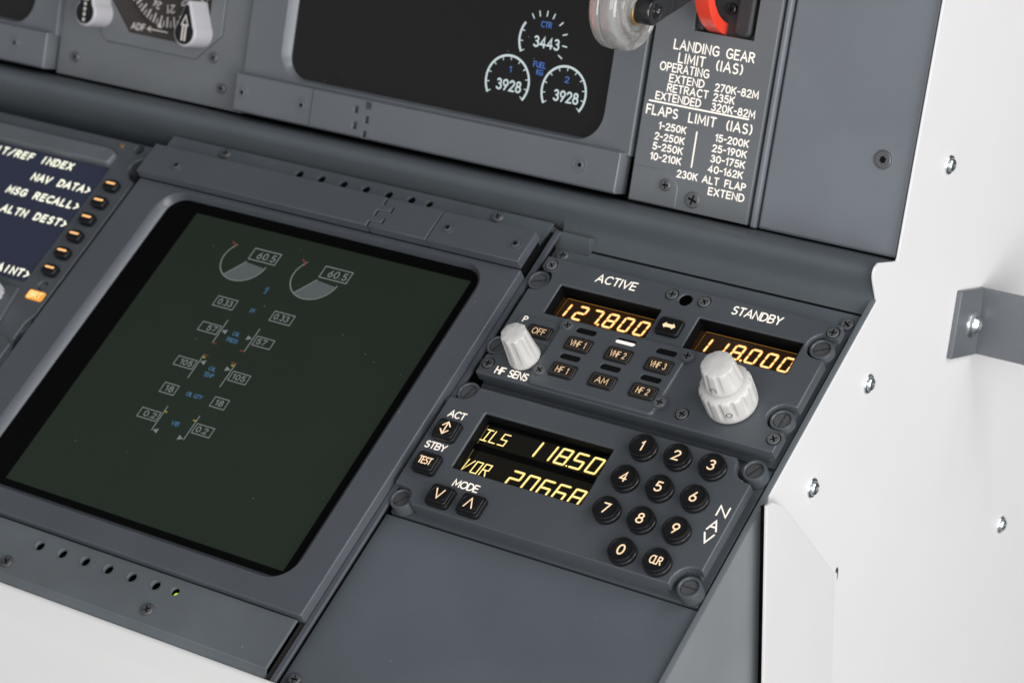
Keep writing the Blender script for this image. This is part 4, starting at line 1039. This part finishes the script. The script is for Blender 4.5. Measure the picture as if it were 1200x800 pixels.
# =================================================================== WHITE SIDE WALL
K = Kit('side_wall', 'large plain white outer side panel dotted with shiny zinc screws', 'side panel', SIDE, (180, -60, 141))
edge = [(153.9, -8.2), (155.6, 1.8), (156.3, 4.2), (157.6, 6.1), (159.6, 6.9), (162.6, 6.2), (172.6, -4.5), (174.9, -6.6)]
top = [(175.6 + .739*w, -6.6 + .674*w) for w in (1, 330)]
P = yz([(51.5, -10.2), (52.8, -8.2)]) + yz(edge[:1]) + yz(edge[1:]) + yz(top) + [(900, 420), (900, -400), (46.2, -400), (46.2, 13.5)]
mb = MB(); mb.plate(P, 142.2, 143.1, .25, seg=2); w = K.part('wall_sheet', mb, 'wall_white')
# fold-relief notch at the top of the bend
mb = MB(); mb.flat([(108.4, -42.6), (109.3, -41.8), (110.3, -42.0), (111.0, -43.4), (110.9, -45.4), (110.2, -47.8), (109.8, -47.8), (110.0, -45.4), (109.6, -44.2), (108.6, -44.0)], 143.13); K.part('bend_notch', mb, 'stud_dark')
# flange folded slightly outward along the vertical bend
FL = [(107.9, -400), (107.9, -44.3), (51.0, 15.8), (40.8, 22.0), (36.4, 22.4), (36.4, -400)]
mb = MB(); mb.plate(FL, 0, 1.1, .35, seg=2)
mb.v = [(a, b, c + 142.3 + (107.9-a)*.0850) for a, b, c in mb.v]
K.part('folded_flange', mb, 'wall_white')
mb = MB(); mb.box(43.9, 46.15, -330, 17.0, 142.3, 142.95); K.part('gap_shade', mb, 'dark_void')  # black strip drawn as the dark shaded gap beside the flange
def zinc(K, ya, za, r=4.3, base=143.1):
    mb = MB()
    hole = star_poly(ya, za, r*.36, r*.24, 6, .2)
    mb.lathe(ya, za, [(r, base), (r, base+.5), (r*.93, base+.9), (r*.72, base+1.1)], 32, close_top=False)
    o = MB(); 
    mb.plate(circ(ya, za, r*.74, 28), base+1.0, base+2.6, r*.42, [hole], seg=4, hbev=.1, bottom=False, hdepth=1.4)
    mb.flat(circ(ya, za, r*.5, 12), base+1.2)
    return K.part('screw', mb, 'zinc')
for v, n in ((228.3, -5.5), (132.0, -35.7), (77.4, -35.9), (193.7, -225.0)):
    y_, z_ = con2yz(v, n); zinc(K, y_, z_, 4.2)
# bracket on the wall
K = Kit('wall_bracket', 'grey bent metal bracket bolted to the white side wall at the right edge', 'bracket', SIDE, (232, 20, 141.5))
BR_ = 3.0
ft = [(216.2, 44.4), (208.2, 15.2), (234.4, 7.3), (239.7, 37.3)]
mb = MB(); mb.plate(rpoly(ft, .5, 2), 143.15, 145.6, .5); fo = K.part('foot', mb, 'bracket_paint')
mb = MB()
d = Vector((239.7-234.4, 37.3-7.3)).normalized(); pn = Vector((d.y, -d.x))
a_ = Vector((234.4, 7.3)); b_ = Vector((239.7, 37.3))
q = [a_, b_, b_+pn*2.6, a_+pn*2.6]
mb.plate(rpoly([(p.x, p.y) for p in q], .8, 3), 143.2, 235, .4); K.part('arm', mb, 'bracket_paint', sharp=50)
y_, z_ = 228.9, 24.2
mb = MB(); mb.lathe(y_, z_, [(6.2, 145.6), (6.1, 146.1), (5.2, 146.9), (4.0, 147.3), (3.4, 148.4), (2.6, 149.2), (1.6, 149.3), (1.4, 148.2), (.6, 148.1)], 32); K.part('bolt', mb, 'zinc')

# =================================================================== camera
cam = bpy.data.cameras.new('camera'); co = bpy.data.objects.new('camera', cam); COL.objects.link(co)
Rc = Matrix(((0.8258260450819984, 0.47806115387899145, -0.29911348417634487), (0.21569363305328731, -0.7578545558635461, -0.6157375486496999), (-0.5210447196973587, 0.4439752305126434, -0.728970777717973)))
Mc = Matrix((X, V, N)).transposed()          # console frame -> world
rx = Mc @ Vector(Rc[0]); ry = -(Mc @ Vector(Rc[1])); rz = -(Mc @ Vector(Rc[2]))
co.matrix_world = Matrix.Translation(CON.world(CAM_CON)) @ Matrix((rx, ry, rz)).transposed().to_4x4()
cam.sensor_width = 36; cam.lens = 2998.3/1200*36
cam.clip_start = 0.05; cam.clip_end = 50
cam.dof.use_dof = True; cam.dof.focus_distance = 1.03; cam.dof.aperture_fstop = 15; cam.dof.aperture_blades = 0
SC.camera = co

# =================================================================== light
def area(name, loc, target, sx, sy, power, col=(1, 1, 1)):
    l = bpy.data.lights.new(name, 'AREA'); l.shape = 'RECTANGLE'; l.size = sx; l.size_y = sy; l.energy = power; l.color = col
    o = bpy.data.objects.new(name, l); COL.objects.link(o)
    o.location = loc
    dv = Vector(target) - Vector(loc)
    o.rotation_euler = dv.to_track_quat('-Z', 'Y').to_euler()
    return o
T_ = (0.05, 0.1, 0.95)
area('softbox_right', (2.25, -1.15, 1.2), T_, 1.7, 1.7, 59, (1, .99, .985))
area('softbox_front', (0.5, -1.9, 1.7), T_, 1.4, 1.0, 14, (1, 1, 1))
area('softbox_top', (1.9, 0.25, 2.5), T_, 1.2, 1.2, 28, (.98, .99, 1))
wd = bpy.data.worlds.new('World'); SC.world = wd; wd.use_nodes = True
# a studio that is bright on the photographer's side and dark behind the panel
wn = wd.node_tree; bgn = wn.nodes['Background']; bgn.inputs[0].default_value = (0.94, 0.97, 1, 1)
wtc = wn.nodes.new('ShaderNodeTexCoord'); wsx = wn.nodes.new('ShaderNodeSeparateXYZ'); wmr = wn.nodes.new('ShaderNodeMapRange')
wmr.inputs['From Min'].default_value = -0.42; wmr.inputs['From Max'].default_value = 0.22
wmr.inputs['To Min'].default_value = 0.34; wmr.inputs['To Max'].default_value = 0.05; wmr.interpolation_type = 'SMOOTHSTEP'
wn.links.new(wtc.outputs['Generated'], wsx.inputs[0]); wn.links.new(wsx.outputs['Y'], wmr.inputs['Value'])
wn.links.new(wmr.outputs['Result'], bgn.inputs[1])

for o in list(COL.objects):
    if '_org' in o: del o['_org']
SC.view_settings.view_transform = 'Standard'; SC.view_settings.look = 'None'; SC.view_settings.exposure = 0; SC.view_settings.gamma = 1
SC.render.film_transparent = False
SC.cycles.use_denoising = True
SC.cycles.max_bounces = 8
SC.cycles.transmission_bounces = 8
